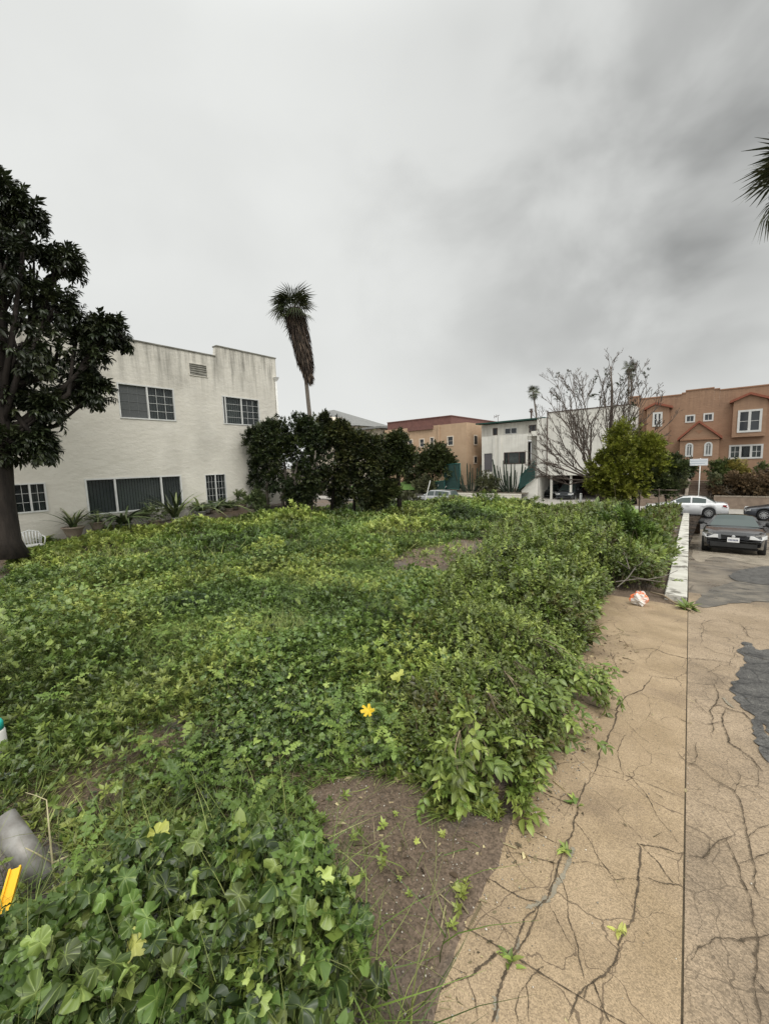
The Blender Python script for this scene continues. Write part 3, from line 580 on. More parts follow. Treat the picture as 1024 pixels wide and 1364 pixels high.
# --- middle distance
def canopy(P): return np.interp(np.hypot(P[:, 0], P[:, 1]), [1.7, 2.0, 2.9, 3.8], [1, .35, .4, 1])*(.02+.95*np.maximum(0, vn(P[:, 0], P[:, 1], .75, 41)-.34)*(.4+vn(P[:, 0], P[:, 1], .3, 42))+.10*vn(P[:, 0], P[:, 1], 2.5, 43))*np.clip((np.hypot(P[:, 0], P[:, 1])-1.0)/2.5, .35, 1)
P = polar(26000, 1.9, 9, .75, 8, 93); P = P[thick(P[:, 0], P[:, 1]) == 0]; P = P[regional(P, .8, 31) > .44-.2*rng.random(len(P))]
N = len(P); h = canopy(P); P[:, 2] += h*rng.random(N)**.5; d = np.hypot(P[:, 0], P[:, 1]); nz = nrm(np.array([0, 0, 1.])+rng.normal(0, .75, (N, 3))); sc = rng.uniform(.010, .034, N)*np.interp(d, [1.6, 3, 9], [.75, 1, 1.25])
rn = np.stack([.25+.45*regional(P, 1.5, 22)+.3*rng.random(N)-.2*regional(P, .5, 77), -.05+.65*regional(P, .45, 78)+.5*rng.random(N)], -1); k = pick(N, 2)
for t in (0, 1): weeds.add(MM[t], P[k == t], frames(nz, rdir(N), sc)[k == t], rn[k == t])
# --- small leafy herbs everywhere
HT = [merge([(LEAF_Q, np.stack([d_, np.cross([0, 0, 1.], d_), nrm(np.cross(d_, np.cross([0, 0, 1.], d_)))], -1)*s_, o_) for d_, s_, o_ in
      [(nrm(np.array([math.cos(a)*.7, math.sin(a)*.7, .15+.6*q])), .5+.5*((i*37) % 10)/10, (0, 0, .5*q)) for i, (a, q) in enumerate([(j*2.4+sd, j/9) for j in range(9)])]]) for sd in (0, 1, 2)]
P = polar(60000, 1.3, 10, .8, 3, 93); P = P[thick(P[:, 0], P[:, 1]) == 0]; N = len(P); h = canopy(P); P[:, 2] += h*.75*rng.random(N); d = np.hypot(P[:, 0], P[:, 1])
sc = rng.uniform(.02, .062, N)*np.interp(d, [1.3, 3, 9], [.75, 1, 1.3]); rn = np.stack([-.1+.85*regional(P, 1.0, 23)+.4*rng.random(N), -.1+.75*regional(P, .45, 79)+.5*rng.random(N)], -1); k = pick(N, 3)
A = frames(nrm(np.array([0, 0, 1.])+rng.normal(0, .35, (N, 3))), rdir(N), sc)
for t in range(3): herbc.add(HT[t], P[k == t], A[k == t], rn[k == t])
# --- grass blades, standing and flattened
BL = [blade(4, .022, .55), blade(4, .016, .9)]
def grassy(P): return vn(P[:, 0], P[:, 1], .7, 51)*.7+vn(P[:, 0], P[:, 1], 1.9, 52)*.5
P = polar(190000, 1.5, 12, .9, 12, 93); P = P[thick(P[:, 0], P[:, 1]) == 0]; dd_ = np.hypot(P[:, 0], P[:, 1]); P = P[grassy(P) > .56-.18*rng.random(len(P))-.35*((dd_ > 1.8) & (dd_ < 3.2))]; N = len(P); d = np.hypot(P[:, 0], P[:, 1])
L_ = rng.uniform(.07, .24, N)*np.interp(d, [1.5, 4, 12], [.75, 1, 1.1]); flow = 6*vn(P[:, 0], P[:, 1], .8, 61); lean = rng.uniform(.1, 1.5, N)*vn(P[:, 0], P[:, 1], .6, 62)*1.5+2.2*((d > 1.8) & (d < 3.3))*rng.random(N)
nz = nrm(np.stack([np.cos(flow)*lean, np.sin(flow)*lean, np.ones(N)], -1)+rng.normal(0, .25, (N, 3))); hd = np.stack([np.cos(flow), np.sin(flow), 0*flow], -1)+rng.normal(0, .5, (N, 3))
rn = np.stack([.0+.8*vn(P[:, 0], P[:, 1], 1.1, 24)+.3*rng.random(N), rng.random(N)], -1); k = pick(N, 2); A = frames(nz, hd, np.stack([L_*.8, L_*.7, L_*.8], -1))
for t in (0, 1): grassc.add(BL[t], P[k == t], A[k == t], rn[k == t])
nearblades()
def moregrass(N, r0, r1, a0, a1, th, hm):
    P = polar(N, r0, r1, .9, a0, a1); P = P[thick(P[:, 0], P[:, 1]) == 0]; P = P[vn(P[:, 0], P[:, 1], 1.2, 53)+.3*vn(P[:, 0], P[:, 1], .3, 54) > th]; n = len(P); L_ = hm*rng.uniform(.5, 1.2, n); fl = 5*vn(P[:, 0], P[:, 1], 1.1, 63)
    nz = nrm(np.stack([.55*np.cos(fl), .55*np.sin(fl), 1+0*fl], -1)+rng.normal(0, .28, (n, 3))); A = frames(nz, rdir(n), np.stack([L_, L_*.7, L_], -1)); grassc.add(BL[0], P+np.array([0, 0, .02]), A, np.stack([.0+.5*vn(P[:, 0], P[:, 1], .9, 26)+.3*rng.random(n), .1+.8*rng.random(n)], -1))
moregrass(42000, 2.6, 9, 40, 93, .72, .15); moregrass(22000, 8, 20, 5, 80, .82, .22)
tall = polar(110, 2.2, 16, .8, 8, 90); tall = tall[thick(tall[:, 0], tall[:, 1]) == 0]; stems(strawc0, tall, tall+np.stack([rng.normal(0, .09, len(tall)), rng.normal(0, .09, len(tall)), rng.uniform(.25, .6, len(tall))], -1), .002+0*tall[:, 0], rng.random((len(tall), 2)))
# dried flattened straw round the bare patches
P = polar(42000, 1.4, 5, 1, 35, 93); k = (bare(P[:, 0], P[:, 1]) > .2) | (rng.random(len(P)) > np.interp(np.hypot(P[:, 0], P[:, 1]), [1.7, 2, 3, 3.8], [.9, .4, .5, .9])); P = P[k & (thick(P[:, 0], P[:, 1]) == 0)]; N = len(P); P[:, 2] += .01+.03*rng.random(N); L_ = rng.uniform(.04, .13, N)
nz = nrm(rdir(N, -.05, .3)); strawc = strawc0; strawc.add(BL[0], P, frames(nz, rdir(N, -.2, .2), L_), np.stack([rng.random(N), .3+.5*rng.random(N)], -1))
# --- far weeds
P = polar(60000, 8, 29, .8, -2, 82); P = P[thick(P[:, 0], P[:, 1]) == 0]; N = len(P); d = np.hypot(P[:, 0], P[:, 1]); hh = (.05+.95*np.maximum(0, vn(P[:, 0], P[:, 1], 1.5, 44)-.32)*(.4+vn(P[:, 0], P[:, 1], .6, 45)))+.12*sstep(17, 24, P[:, 1])
bump = np.exp(-(((P[:, 0]+9.5)/3.0)**2+((P[:, 1]-19.5)/3.)**2))*.35; hh += bump; hh *= np.interp(P[:, 0], [-15.5, -12.5], [.55, 1])
P[:, 2] += hh*rng.random(N)**.6; sc = rng.uniform(.06, .13, N)*np.interp(d, [8, 28], [.9, 1.9]); rn = np.stack([-.1+.8*vn(P[:, 0], P[:, 1], 2.2, 25)+.4*rng.random(N), -.1+.8*vn(P[:, 0], P[:, 1], .9, 80)+.45*rng.random(N)], -1); k = pick(N, 3)
A = frames(nrm(np.array([0, 0, 1.])+rng.normal(0, .45, (N, 3))), rdir(N), sc)
for t in range(3): herbc.add(HT[t], P[k == t], A[k == t], rn[k == t])
P = polar(26000, 9, 29, .8, -2, 82); P = P[thick(P[:, 0], P[:, 1]) == 0]; P = P[grassy(P) > .55]; N = len(P); L_ = rng.uniform(.15, .42, N); rn = np.stack([.3+.7*rng.random(N), rng.random(N)], -1)
grassc.add(BL[0], P, frames(nrm(np.array([0, 0, 1.])+rng.normal(0, .35, (N, 3))), rdir(N), np.stack([L_, L_*1.4, L_], -1)), rn)
tag(weeds.build('mallow_weeds', M['mallow']), kind='stuff'); tag(stemc.build('weed_stems', M['stem']), kind='stuff'); tag(herbc.build('herb_weeds', M['herb']), kind='stuff')
tag(grassc.build('grass', M['grass']), kind='stuff'); tag(strawc.build('flattened_straw', M['twigdry']), kind='stuff')

# --- the thicket beside the path
OVN = leaf_oval(.24, .22, .4, 3); OVB = leaf_oval(.34, .16, .5, 4); TW = [twig(OVB, 8, .46, 70, 1, tipup=.3), twig(OVB, 9, .4, 75, 2, tipup=.5), twig(OVN, 10, .4, 66, 3, tipup=.4)]; TWF = [twig(LEAF_Q, 8, .55, 60, s, tipup=.4) for s in (4, 5, 6)]
def thick_h(X, Y):
    e = np.where(Y > 7, seam(Y)-.3, edge(Y))-X; wl = np.interp(Y, [1.6, 2.2, 3, 5, 8, 13, 20, 27], [.35, 1.0, 1.15, 1.6, 2.6, 4.2, 5.0, 5.5]); u = np.clip(e/wl, 0, 1)
    prof = np.interp(u, [0, .12, .35, .7, 1], [.4, .75, 1, .7, .3]); H = np.interp(Y, [1.6, 2.0, 3, 5, 7, 9, 12, 16, 20, 27], [.14, .28, .38, .46, .68, .86, .82, .62, .5, .42])
    return H*prof*(.35+.6*vn(X, Y, .8, 71)+.9*vn(X, Y, .5, 75)*vn(X, Y, .2, 72))
def tpos(N, y0, y1, p, over=.0):
    Y = y0+(y1-y0)*rng.random(N)**p; wl = np.interp(Y, [1.6, 2.2, 3, 5, 8, 13, 20, 27], [.8, 1.6, 1.7, 2.1, 3.1, 4.7, 5.5, 6]); X = np.where(Y > 7, seam(Y)-.40, edge(Y)+over)-wl*rng.random(N)
    k = thick(X-np.where(Y > 7, 0, over), Y) > 0; X = X[k]; Y = Y[k]; return np.stack([X, Y, zall(X, Y)], -1)
shr = Cloud(); tw2 = Cloud()
def fill(N, y0, y1, p, L0, L1, tpl, wd, over=.06, bright=0):
    P = tpos(N, y0, y1, p, over); N = len(P); H = thick_h(P[:, 0], P[:, 1]); q = rng.random(N)**.55; z0 = P.copy(); P[:, 2] += H*q
    e = np.where(P[:, 1] > 7, seam(P[:, 1])-.28, edge(P[:, 1]))-P[:, 0]; hd = np.array([0, 0, 1.])*rng.uniform(.1, 1.1, (N, 1))+rdir(N, -.3, .5)*.8; hd[:, 0] += np.exp(-np.maximum(e, 0)/.18)*.9; hd[:, 1] -= np.exp(-np.maximum(P[:, 1]-1.7, 0)/.2)*.8
    sc = rng.uniform(L0, L1, N); rn = np.stack([-.1+.7*vn(P[:, 0], P[:, 1], .5, 73)+.5*rng.random(N)+bright, -.05+.45*vn(P[:, 0], P[:, 1], .35, 76)+.65*rng.random(N)], -1); k = pick(N, 3); A = frames_x(hd, sc)
    for t in range(3): shr.add(tpl[t], P[k == t], A[k == t], rn[k == t])
    m = rng.random(N) < wd; b = z0[m]+np.stack([rng.normal(0, .06, m.sum()), rng.normal(0, .06, m.sum()), 0*P[m][:, 2]-.02], -1); stems(tw2, b, P[m], .0022+.0016*rng.random(m.sum()), rng.random((m.sum(), 2)), .12)
fill(5200, 1.6, 4.2, .9, .05, .125, TW, .4); fill(8000, 4, 9, .9, .085, .175, TW, .25); fill(9500, 8.5, 27, .75, .16, .34, TWF, .1)
def kerbfill(N):
    Y = 8+19*rng.random(N)**.9; X = seam(Y)-.48-rng.random(N)**1.3*1.2; P = np.stack([X, Y, lotzz(X, Y)], -1); P[:, 2] += (.18+.36*vn(X, Y, .8, 91))*rng.random(N); hd = np.array([-.1, 0, .9])+rdir(N)*.7; k = pick(N, 3); A = frames_x(hd, rng.uniform(.15, .32, N)); rn = np.stack([.7*rng.random(N), rng.random(N)], -1)
    for t in range(3): shr.add(TWF[t], P[k == t], A[k == t], rn[k == t])
kerbfill(1800)
# single shoots rising above the rest
def shoots(N, y0, y1, Lm):
    P = tpos(N, y0, y1, .85); H = thick_h(P[:, 0], P[:, 1]); L = Lm*rng.uniform(.5, 1.2, len(P)); base = P+np.stack([0*H, 0*H, H*.8], -1); dr = nrm(np.array([0, 0, 1.])+rng.normal(0, .38, (len(P), 3))); tip = base+dr*L[:, None]; stems(tw2, P, tip, .0028+0*L, rng.random((len(P), 2)), .08)
    for f in (.3, .5, .65, .8, .92, 1.):
        Q = base+dr*(L*f)[:, None]; hd = dr*(.3+f)+rdir(len(P))*.8; k = pick(len(P), 3); A = frames_x(hd, L*rng.uniform(.22, .4, len(P))); rn = np.stack([.3+.6*rng.random(len(P)), .2+.7*rng.random(len(P))], -1)
        for t in range(3): shr.add(TW[t], Q[k == t], A[k == t], rn[k == t])
shoots(460, 1.65, 4.5, .16); shoots(620, 4.2, 11, .32); shoots(380, 10, 27, .38)
# sprays reaching out over the path
for (px, py, n, L) in ((800, 940, 60, .5), (770, 985, 26, .32), (700, 1035, 30, .28), (640, 1062, 34, .25), (885, 775, 24, .4), (600, 1075, 30, .22), (740, 1000, 40, .3)):
    g = ground(px, py); root = np.array([edge(g[1])-.25, g[1]+.1, float(drive_z(g[1]))+.35]); tgt = g+np.array([0, 0, .12]); P = root+(tgt-root)*rng.random((n, 1))**.7+rng.normal(0, .05, (n, 3)); hd = (tgt-root)+rng.normal(0, .25, (n, 3))
    k = pick(n, 3); A = frames_x(hd, rng.uniform(.08, .15, n)); rn = np.stack([.3+.5*rng.random(n), .4+.5*rng.random(n)], -1)
    for t in range(3): shr.add(TW[t], P[k == t], A[k == t], rn[k == t])
    stems(tw2, np.repeat(root[None], n//4, 0), P[:n//4], .003, rng.random((n//4, 2)), .1)
# dry brown stalks and seed heads in the far half
P = tpos(2600, 8, 27, .8); N = len(P); H = thick_h(P[:, 0], P[:, 1])+.2; tip = P+np.stack([rng.normal(0, .12, N), rng.normal(0, .12, N), H*rng.uniform(.6, 1.3, N)], -1); stems(tw2, P, tip, .004+0*H, rng.random((N, 2)), .1)
tag(shr.build('shrub_thicket', M['shrub']), kind='stuff'); tag(tw2.build('thicket_stems', M['twigdry']), kind='stuff')

# --- single leaves and small plants that stand out
def one(name, label, cat, tpl, pos, nz, hd, sc, m, rn=(.5, .6), group=None):
    cl = Cloud(); c = thing(name, label, cat, pos, group); A = frames(np.array([nz], float), np.array([hd], float), np.array([sc], float)); cl.add(tpl, np.array([pos], float), A, np.array([rn])); o = cl.build('leaf_blade', m, c)
    mb = MB().tube([np.array(pos)-np.array([.0, 0, .004]), np.array(pos)+np.array([.03, .03, -.08]), np.array(pos)+np.array([.05, .06, -.2])], [.0022, .002, .002], 5); mb.build('leaf_stalk', M['stem'], c, True); return c
M['yleaf'] = leafmat('yellow_leaf', (.55, .38, .02), (.72, .5, .03), (.8, .62, .08), .45, .3, True); M['lime'] = leafmat('lime_leaf', (.3, .36, .06), (.42, .44, .1), (.5, .5, .15), .45, .3, True)
def at_range(px, py, r): d = ray(px, py); return EYE+d*r/np.linalg.norm(d)
def above(px, py, h): 
    d = ray(px, py); t = np.linspace(.5, 60, 6000); P = EYE+t[:, None]*d; return P[np.argmax(P[:, 2] < lot_z(P[:, 0], P[:, 1])+h)]
one('yellow_leaf', 'bright yellow lobed leaf lying in green weeds left of the thicket', 'leaf', leaf_mallow(7, 42, 9, .5, .7), above(490, 946, .36), (.1, -.5, 1), (-.3, -1, 0), .043, M['yleaf'])
one('lime_leaf', 'crumpled yellow-green leaf among big mallow leaves at bottom left', 'leaf', leaf_mallow(5, 30, 6, .3, 1.4), above(180, 1258, .34), (.3, -.7, .9), (0, -1, .2), .036, M['lime'], (.7, .6))
one('lime_leaf', 'pale lime leaf just above and right of the bright yellow one', 'leaf', leaf_mallow(5, 30, 7, .45), above(530, 899, .4), (.0, -.5, 1), (1, -.4, 0), .05, M['lime'])
one('lime_leaf', 'pale lime pleated leaf between bare soil and the near mallow plants', 'leaf', leaf_mallow(5, 30, 8, .2), above(208, 1112, .3), (.2, -.6, 1), (1, -.4, 0), .05, M['lime'])
def tuft(name, label, g, n, L, m, tpls=None, grp=None, cat='weed'):
    c = thing(name, label, cat, g, grp); cl = Cloud(); a = rng.uniform(0, 2*PI, n); e = rng.uniform(.1, 1.2, n); hd = np.stack([np.cos(a)*np.cos(e), np.sin(a)*np.cos(e), np.sin(e)], -1); T = tpls or [OV5]
    P = g+rng.normal(0, L*.16, (n, 3))*np.array([1, 1, .12])+np.array([0, 0, .004]); k = pick(n, len(T)); A = frames_x(hd, L*rng.uniform(.4, 1, n)); rn = np.stack([.3+.6*rng.random(n), .3+.6*rng.random(n)], -1)
    for t in range(len(T)): cl.add(T[t], P[k == t], A[k == t], rn[k == t])
    cl.build('foliage', m, c); return c
W8 = 'weeds sprouting from the path cracks'
tuft('crack_weed', 'small green weed in the long crack near the top of the wide filler patch', gdrive(752, 1135), 16, .05, M['herb'], grp=W8); tuft('crack_weed', 'small weed where the path joint crosses the main crack', gdrive(680, 1283), 16, .05, M['herb'], grp=W8)
tuft('crack_weed', 'thin weed sprig at the head of the main crack beside the bushes', gdrive(766, 1072), 12, .05, M['herb'], grp=W8); tuft('crack_weed', 'pale grey-green flattened weed on the right-hand crack of the path', gdrive(824, 1244), 14, .04, M['lime'], grp=W8)
tuft('grass_tuft', 'bright green tuft growing in the seam at the foot of the white kerb wall', gdrive(915, 812), 90, .15, M['grass'], [OV5, BL[0]])
# ================================================================== TREES AND SHRUBS
M['bark'] = mat('bark', (.015, .012, .01), (.035, .028, .023), 6, .95, bump=.02, bscale=14, stretch=(1, 1, .25))
M['barkgrey'] = mat('grey_bark', (.10, .085, .07), (.19, .165, .14), 5, .9, bump=.01, bscale=14, stretch=(1, 1, .3))
def foliage(cl, blobs, tpls, per, L0, L1, hue=(0, 1), sub=9, sig=.26, shade=True, up=.35, lim=None):
    for (c, r, *w) in blobs:
        c = np.array(c, float); r = np.array([r]*3 if np.ndim(r) == 0 else r, float); n = int(per*(w[0] if w else 1)); ns = max(3, sub)
        sd = rdir(ns)*rng.uniform(.45, 1.0, (ns, 1)); idx = pick(n, ns); off = sd[idx]+rng.normal(0, sig, (n, 3)); P = c+off*r
        hd = nrm(off)+rng.normal(0, .55, (n, 3))+np.array([0, 0, up]); k = pick(n, len(tpls)); A = frames_x(hd, rng.uniform(L0, L1, n)); rn = np.stack([hue[0]+(hue[1]-hue[0])*(.6*rng.random(n)+.4*rng.random(ns)[idx]), rng.random(n)*.6+.4*rng.random(ns)[idx]], -1)
        if lim is not None: m = lim(P); P, A, k, rn = P[m], A[m], k[m], rn[m]
        for t in range(len(tpls)): cl.add(tpls[t], P[k == t], A[k == t], rn[k == t])
def tree(name, label, cat, base, trunk, rad, blobs, tpls, per, L0, L1, mleaf, mbark=None, group=None, hue=(0, 1), sub=9, sig=.26, limbs=True, up=.35, extra=None, fork=.55, nb=2):
    o = thing(name, label, cat, base, group); mb = MB()
    if trunk is not None:
        pts = [np.array(p, float) for p in trunk]; mb.tube(pts, rad, 10)
        if limbs:
            for (c, r, *w) in blobs:
                c = np.array(c, float); i = min(len(pts)-1, int(len(pts)*fork)+random.randint(0, 1)); s = pts[i]; rr = np.linalg.norm(c-s); R0 = min(.09, rad[i]*.5)
                mid = (s+c)/2+np.array([0, 0, -.06*rr])+rng.normal(0, .05*rr, 3); mb.tube([s, mid, c], [R0, R0*.6, R0*.25], 6); rm = np.mean(r)
                for q in range(nb):
                    e = c+rdir(1)[0]*rm*.9; mb.tube([mid+(c-mid)*rng.random(), (c+e)/2+rng.normal(0, .1*rm, 3), e], [R0*.4, R0*.25, R0*.08], 4)
    if extra: extra(mb)
    if mb.v: mb.build('trunk', mbark or M['bark'], o, True)
    cl = Cloud(); foliage(cl, blobs, tpls, per, L0, L1, hue, sub, sig, up=up); cl.build('crown', mleaf, o); return o
def bx(px, py, rp, X, sq=1.): d = ray(px, py); t = X/d[0]; return (EYE+d*t, (rp*t/FPX*.9, rp*t/FPX, rp*t/FPX*sq))
def by(px, py, rp, Y, sq=1., w=1.): d = ray(px, py); t = Y/d[1]; return (EYE+d*t, (rp*t/FPX, rp*t/FPX*.9, rp*t/FPX*sq), w)
def leafmat3(n, a, b, c, r=.45, tr=.15): return leafmat(n, a, b, c, r, tr, False)
WH = []      # whorls of long leaves
for s in (1, 2, 3):
    WH.append(twig(OV5, 11, .62, 62, s+10, tipup=-.4))
M['darkleaf'] = leafmat3('dark_glossy_leaf', (.014, .02, .01), (.026, .035, .015), (.05, .058, .024), .35, .12)
LX = -12.6
bl = [bx(*b, LX+dx) for b, dx in (((8, 268, 24), 0), ((38, 285, 16), .3), ((2, 310, 34), -.3), ((0, 350, 44), .2), ((50, 360, 32), 0), ((84, 352, 15), .3), ((25, 400, 42), -.3), ((72, 410, 26), .3), ((102, 432, 22), 0),
      ((135, 440, 15), .4), ((160, 445, 11), .2), ((30, 455, 42), .4), ((80, 470, 34), -.2), ((122, 478, 20), .2), ((104, 512, 16), 0), ((128, 524, 13), .4), ((40, 505, 34), 0), ((64, 545, 15), .4), ((20, 550, 32), -.3), ((42, 590, 14), .3), ((8, 592, 22), .2), ((58, 600, 8), .4),
      ((-60, 290, 50), -.5), ((-70, 380, 60), .5), ((-60, 470, 60), 0), ((-90, 540, 50), .3), ((-140, 420, 60), 0))]
tb = onX(-2, 738, LX); tm = [onX(*p, LX) for p in ((-4, 742), (-4, 720), (-4, 660), (-5, 590), (-3, 520), (2, 450), (-5, 370), (-2, 290))]
tree('broadleaf_tree', 'tall dark broadleaf tree in front of the white stucco building', 'tree', tb, tm, [.60, .43, .31, .27, .18, .10, .06, .03], [(c_, tuple(np.array(r_)*.88)) for c_, r_ in bl], WH, 84, .20, .33, M['darkleaf'], hue=(0, 1), sub=14, sig=.19, fork=.45, nb=4)
# dark shrubs beyond the building corner
SH = [twig(OV, 9, .5, 60, s+20, tipup=.2) for s in (1, 2, 3)]; SF = [twig(LEAF_Q, 9, .55, 65, s+30, tipup=.2) for s in (1, 2, 3)]
M['hedge'] = leafmat3('hedge_leaf', (.015, .024, .010), (.028, .042, .014), (.075, .09, .028), .4, .1)
M['hedge2'] = leafmat3('hedge_leaf_olive', (.025, .036, .012), (.045, .058, .018), (.09, .095, .03), .4, .15)
def trunks(specs, r):
    def f(mb):
        for a, b, Y in specs: p = onY(*a, Y); q = onY(*b, Y); p[2] = float(lot_z(p[0], p[1]))-.1; mb.tube([p, p+(q-p)*.5+rng.normal(0, .08, 3), q], [r, r*.75, r*.45], 7)
    return f
G1 = None
def bh(px, py, rp, Y, sq=1., w=1.): return by(px, py+(7 if py < 625 else 0), rp*.86, Y, sq, w)
def hset(L, f=1.): return [by(px, py, r*f, Y, 1, w) for px, py, r, Y, w in L]
tree('dark_shrub', 'big dark glossy shrub with crooked pale stems against the corner of the white building', 'shrub', onY(365, 672, 10.6), None, None,
     hset([(338, 584, 10, 10.4, .6), (350, 578, 13, 10.5, 1), (372, 582, 18, 10.8, 1), (392, 576, 15, 11.1, 1), (350, 602, 15, 10.5, 1), (345, 622, 10, 10.5, .6), (375, 610, 20, 10.8, 1), (400, 600, 22, 11.2, 1), (408, 570, 11, 11.3, .7), (366, 640, 12, 10.7, .7), (395, 640, 18, 11.1, 1), (418, 620, 20, 11.5, 1), (420, 655, 14, 11.5, .8), (342, 640, 7, 10.5, .4), (360, 566, 6, 10.7, .35), (420, 583, 14, 11.5, .8), (380, 655, 12, 10.9, .8), (400, 660, 12, 11.2, .8)]),
     SH, 420, .13, .25, M['hedge'], sub=12, sig=.24, extra=trunks([((356, 672), (362, 610), 10.6), ((372, 675), (378, 605), 10.8), ((378, 675), (396, 615), 10.9), ((396, 672), (388, 620), 11), ((412, 672), (420, 600), 11.3)], .08), mbark=M['barkgrey'])
M['hedgeolive'] = leafmat3('hedge_leaf_mixed', (.016, .024, .010), (.036, .046, .015), (.10, .10, .03), .42, .12)
tree('dark_shrub', 'wide black-green shrub mass in the middle of the hedge left of the small trunked tree', 'shrub', onY(460, 670, 13), None, None,
     hset([(430, 572, 13, 12.3, 1), (445, 580, 15, 12.5, 1), (462, 588, 15, 12.8, 1), (478, 592, 14, 13, 1), (440, 604, 20, 12.5, 1), (465, 612, 20, 12.9, 1), (488, 612, 17, 13.3, 1), (495, 596, 11, 13.4, .8), (440, 640, 20, 12.5, 1), (466, 645, 18, 12.9, 1), (490, 636, 14, 13.3, 1), (432, 562, 7, 12.3, .4), (452, 568, 7, 12.6, .4), (500, 622, 9, 13.5, .7), (480, 660, 10, 13.1, .7), (450, 660, 12, 12.8, .8), (465, 632, 12, 12.8, .7), (405, 658, 12, 12.2, .8)]),
     SH, 440, .14, .27, M['hedgeolive'], sub=12, sig=.24, extra=trunks([((440, 670), (446, 600), 12.5), ((470, 672), (470, 600), 13)], .08))
tree('small_tree', 'small tree with one thin dark trunk at the right end of the dark hedge', 'tree', onY(532, 672, 14.4), [onY(*p, 14.4) for p in ((532, 676), (531, 655), (530, 630), (528, 600))], [.13, .10, .09, .06],
     [bh(515, 585, 18, 14.2), bh(530, 580, 14, 14.4), bh(540, 597, 13, 14.5), bh(520, 605, 20, 14.3), bh(536, 615, 10, 14.4), bh(505, 600, 18, 14), bh(505, 628, 17, 14.1), bh(522, 632, 10, 14.3, 1, .6), bh(545, 606, 7, 14.5, 1, .5)], SH, 420, .14, .25, M['hedge2'], sub=10, sig=.24, fork=.6)
tree('low_shrub', 'low straggly dark shrub under the small trunked tree', 'shrub', onY(508, 672, 14), None, None, [bh(492, 658, 11, 13.6), bh(508, 652, 12, 14), bh(520, 660, 10, 14.1), bh(500, 668, 9, 13.8)], SF, 260, .2, .34, M['hedge2'], sub=8, sig=.3, extra=trunks([((500, 672), (506, 650), 13.9), ((512, 672), (518, 652), 14)], .03))
# --- fan palms
def fan(seed=0, n=17, droop=.55, pet=.75):
    q = np.random.default_rng(seed); parts = [(stick(.022), np.diag([pet, 1, 1]), (0, 0, 0))]; V = []; F = []; U = []
    for i in range(n):
        a = math.radians(-118+236*(i+.5)/n); l = (.62+.25*math.cos(a*.7))*q.uniform(.85, 1.1); da = math.radians(236/n*.45); b = len(V)
        for t, w in ((0, .1), (.55, 1.), (1, .05)):
            r = l*t; z = -droop*(t**2.2)*l*q.uniform(.8, 1.2)
            for s in (-1, 1): V.append((pet+r*math.cos(a+s*da*w*(1-.45*t)), r*math.sin(a+s*da*w*(1-.45*t)), z+.02*(i % 2))); U.append((t, .3))
        F += [(b, b+2, b+3), (b, b+3, b+1), (b+2, b+4, b+5), (b+2, b+5, b+3)]
    parts.append(((np.array(V), np.array(F), np.array(U)), np.eye(3), (0, 0, 0))); return merge(parts)
FANS = [fan(1), fan(2, 17, .8), fan(3, 15, .4)]
M['palm'] = leafmat3('palm_frond', (.03, .042, .016), (.055, .068, .026), (.10, .105, .045), .5, .12)
M['thatch'] = leafmat3('dead_palm_thatch', (.025, .018, .013), (.048, .034, .025), (.09, .066, .046), .9, 0)
M['palmtrunk'] = mat('palm_trunk', (.10, .085, .07), (.16, .14, .115), 3, .9, bump=.02, bscale=8, stretch=(1, 1, 6))
def palm(name, label, pts, R, rad=.22, skirt=None, n=34, group=None, size=1.7, ground_z=-3):
    """pts bottom->top of trunk in world"""
    pts = [np.array(p, float) for p in pts]; o = thing(name, label, 'palm tree', pts[0], group); MB().tube(pts, np.linspace(rad*1.25, rad*.85, len(pts)), 10).build('trunk', M['palmtrunk'], o, True); top = pts[-1]; ax = nrm(pts[-1]-pts[-2])
    cl = Cloud(); e = np.radians(rng.uniform(-58, 80, n)); a = rng.uniform(0, 2*PI, n); hd = np.stack([np.cos(a)*np.cos(e), np.sin(a)*np.cos(e), np.sin(e)], -1); k = pick(n, 3); A = frames_x(hd, size*rng.uniform(.5, .68, n)*np.where(e > 0, 1, .9)); rn = np.stack([rng.random(n), rng.random(n)], -1); P = np.repeat(top[None], n, 0)-ax*rng.uniform(0, .35, (n, 1))*size*.5
    for t in range(3): cl.add(FANS[t], P[k == t], A[k == t], rn[k == t])
    cl.build('crown', M['palm'], o)
    if skirt:
        L, prof = skirt; m = 2600; cs = Cloud(); u = rng.random(m); a = rng.uniform(0, 2*PI, m); rr = np.interp(u, prof[0], prof[1])*rng.uniform(.7, 1.04, m); c = top-ax*(u*L)[:, None]; rv = np.stack([np.cos(a), np.sin(a), 0*a], -1); P = c+rv*rr[:, None]+np.array([0, 0, .25])
        hd = -np.tile(ax, (m, 1))+rv*rng.uniform(-.12, .22, (m, 1))+rng.normal(0, .07, (m, 3)); s_ = rng.uniform(.5, 1.0, m); A = frames_x(hd, np.stack([s_, s_*.35, s_*.5], -1), rv); cs.add(leaf_oval(.22, .1, -.05, 2), P, A, np.stack([rng.random(m), rng.random(m)], -1))
        mb = MB(); mb.tube([top-ax*(L*t) for t in np.linspace(0, .97, 9)], [float(np.interp(t, prof[0], prof[1]))*.8 for t in np.linspace(0, .97, 9)], 12); mb.build('skirt_core', M['palmtrunk'], o, True)
        cs.build('dead_frond_skirt', M['thatch'], o)
    return o
def rg(px, py, R): d = ray(px, py); return EYE+d*R/np.hypot(d[0], d[1])
p1 = [rg(px, py, R) for px, py, R in ((428, 660, 40), (418, 600, 40), (411, 540, 40), (406, 490, 40), (399, 450, 40), (391, 412, 40))]
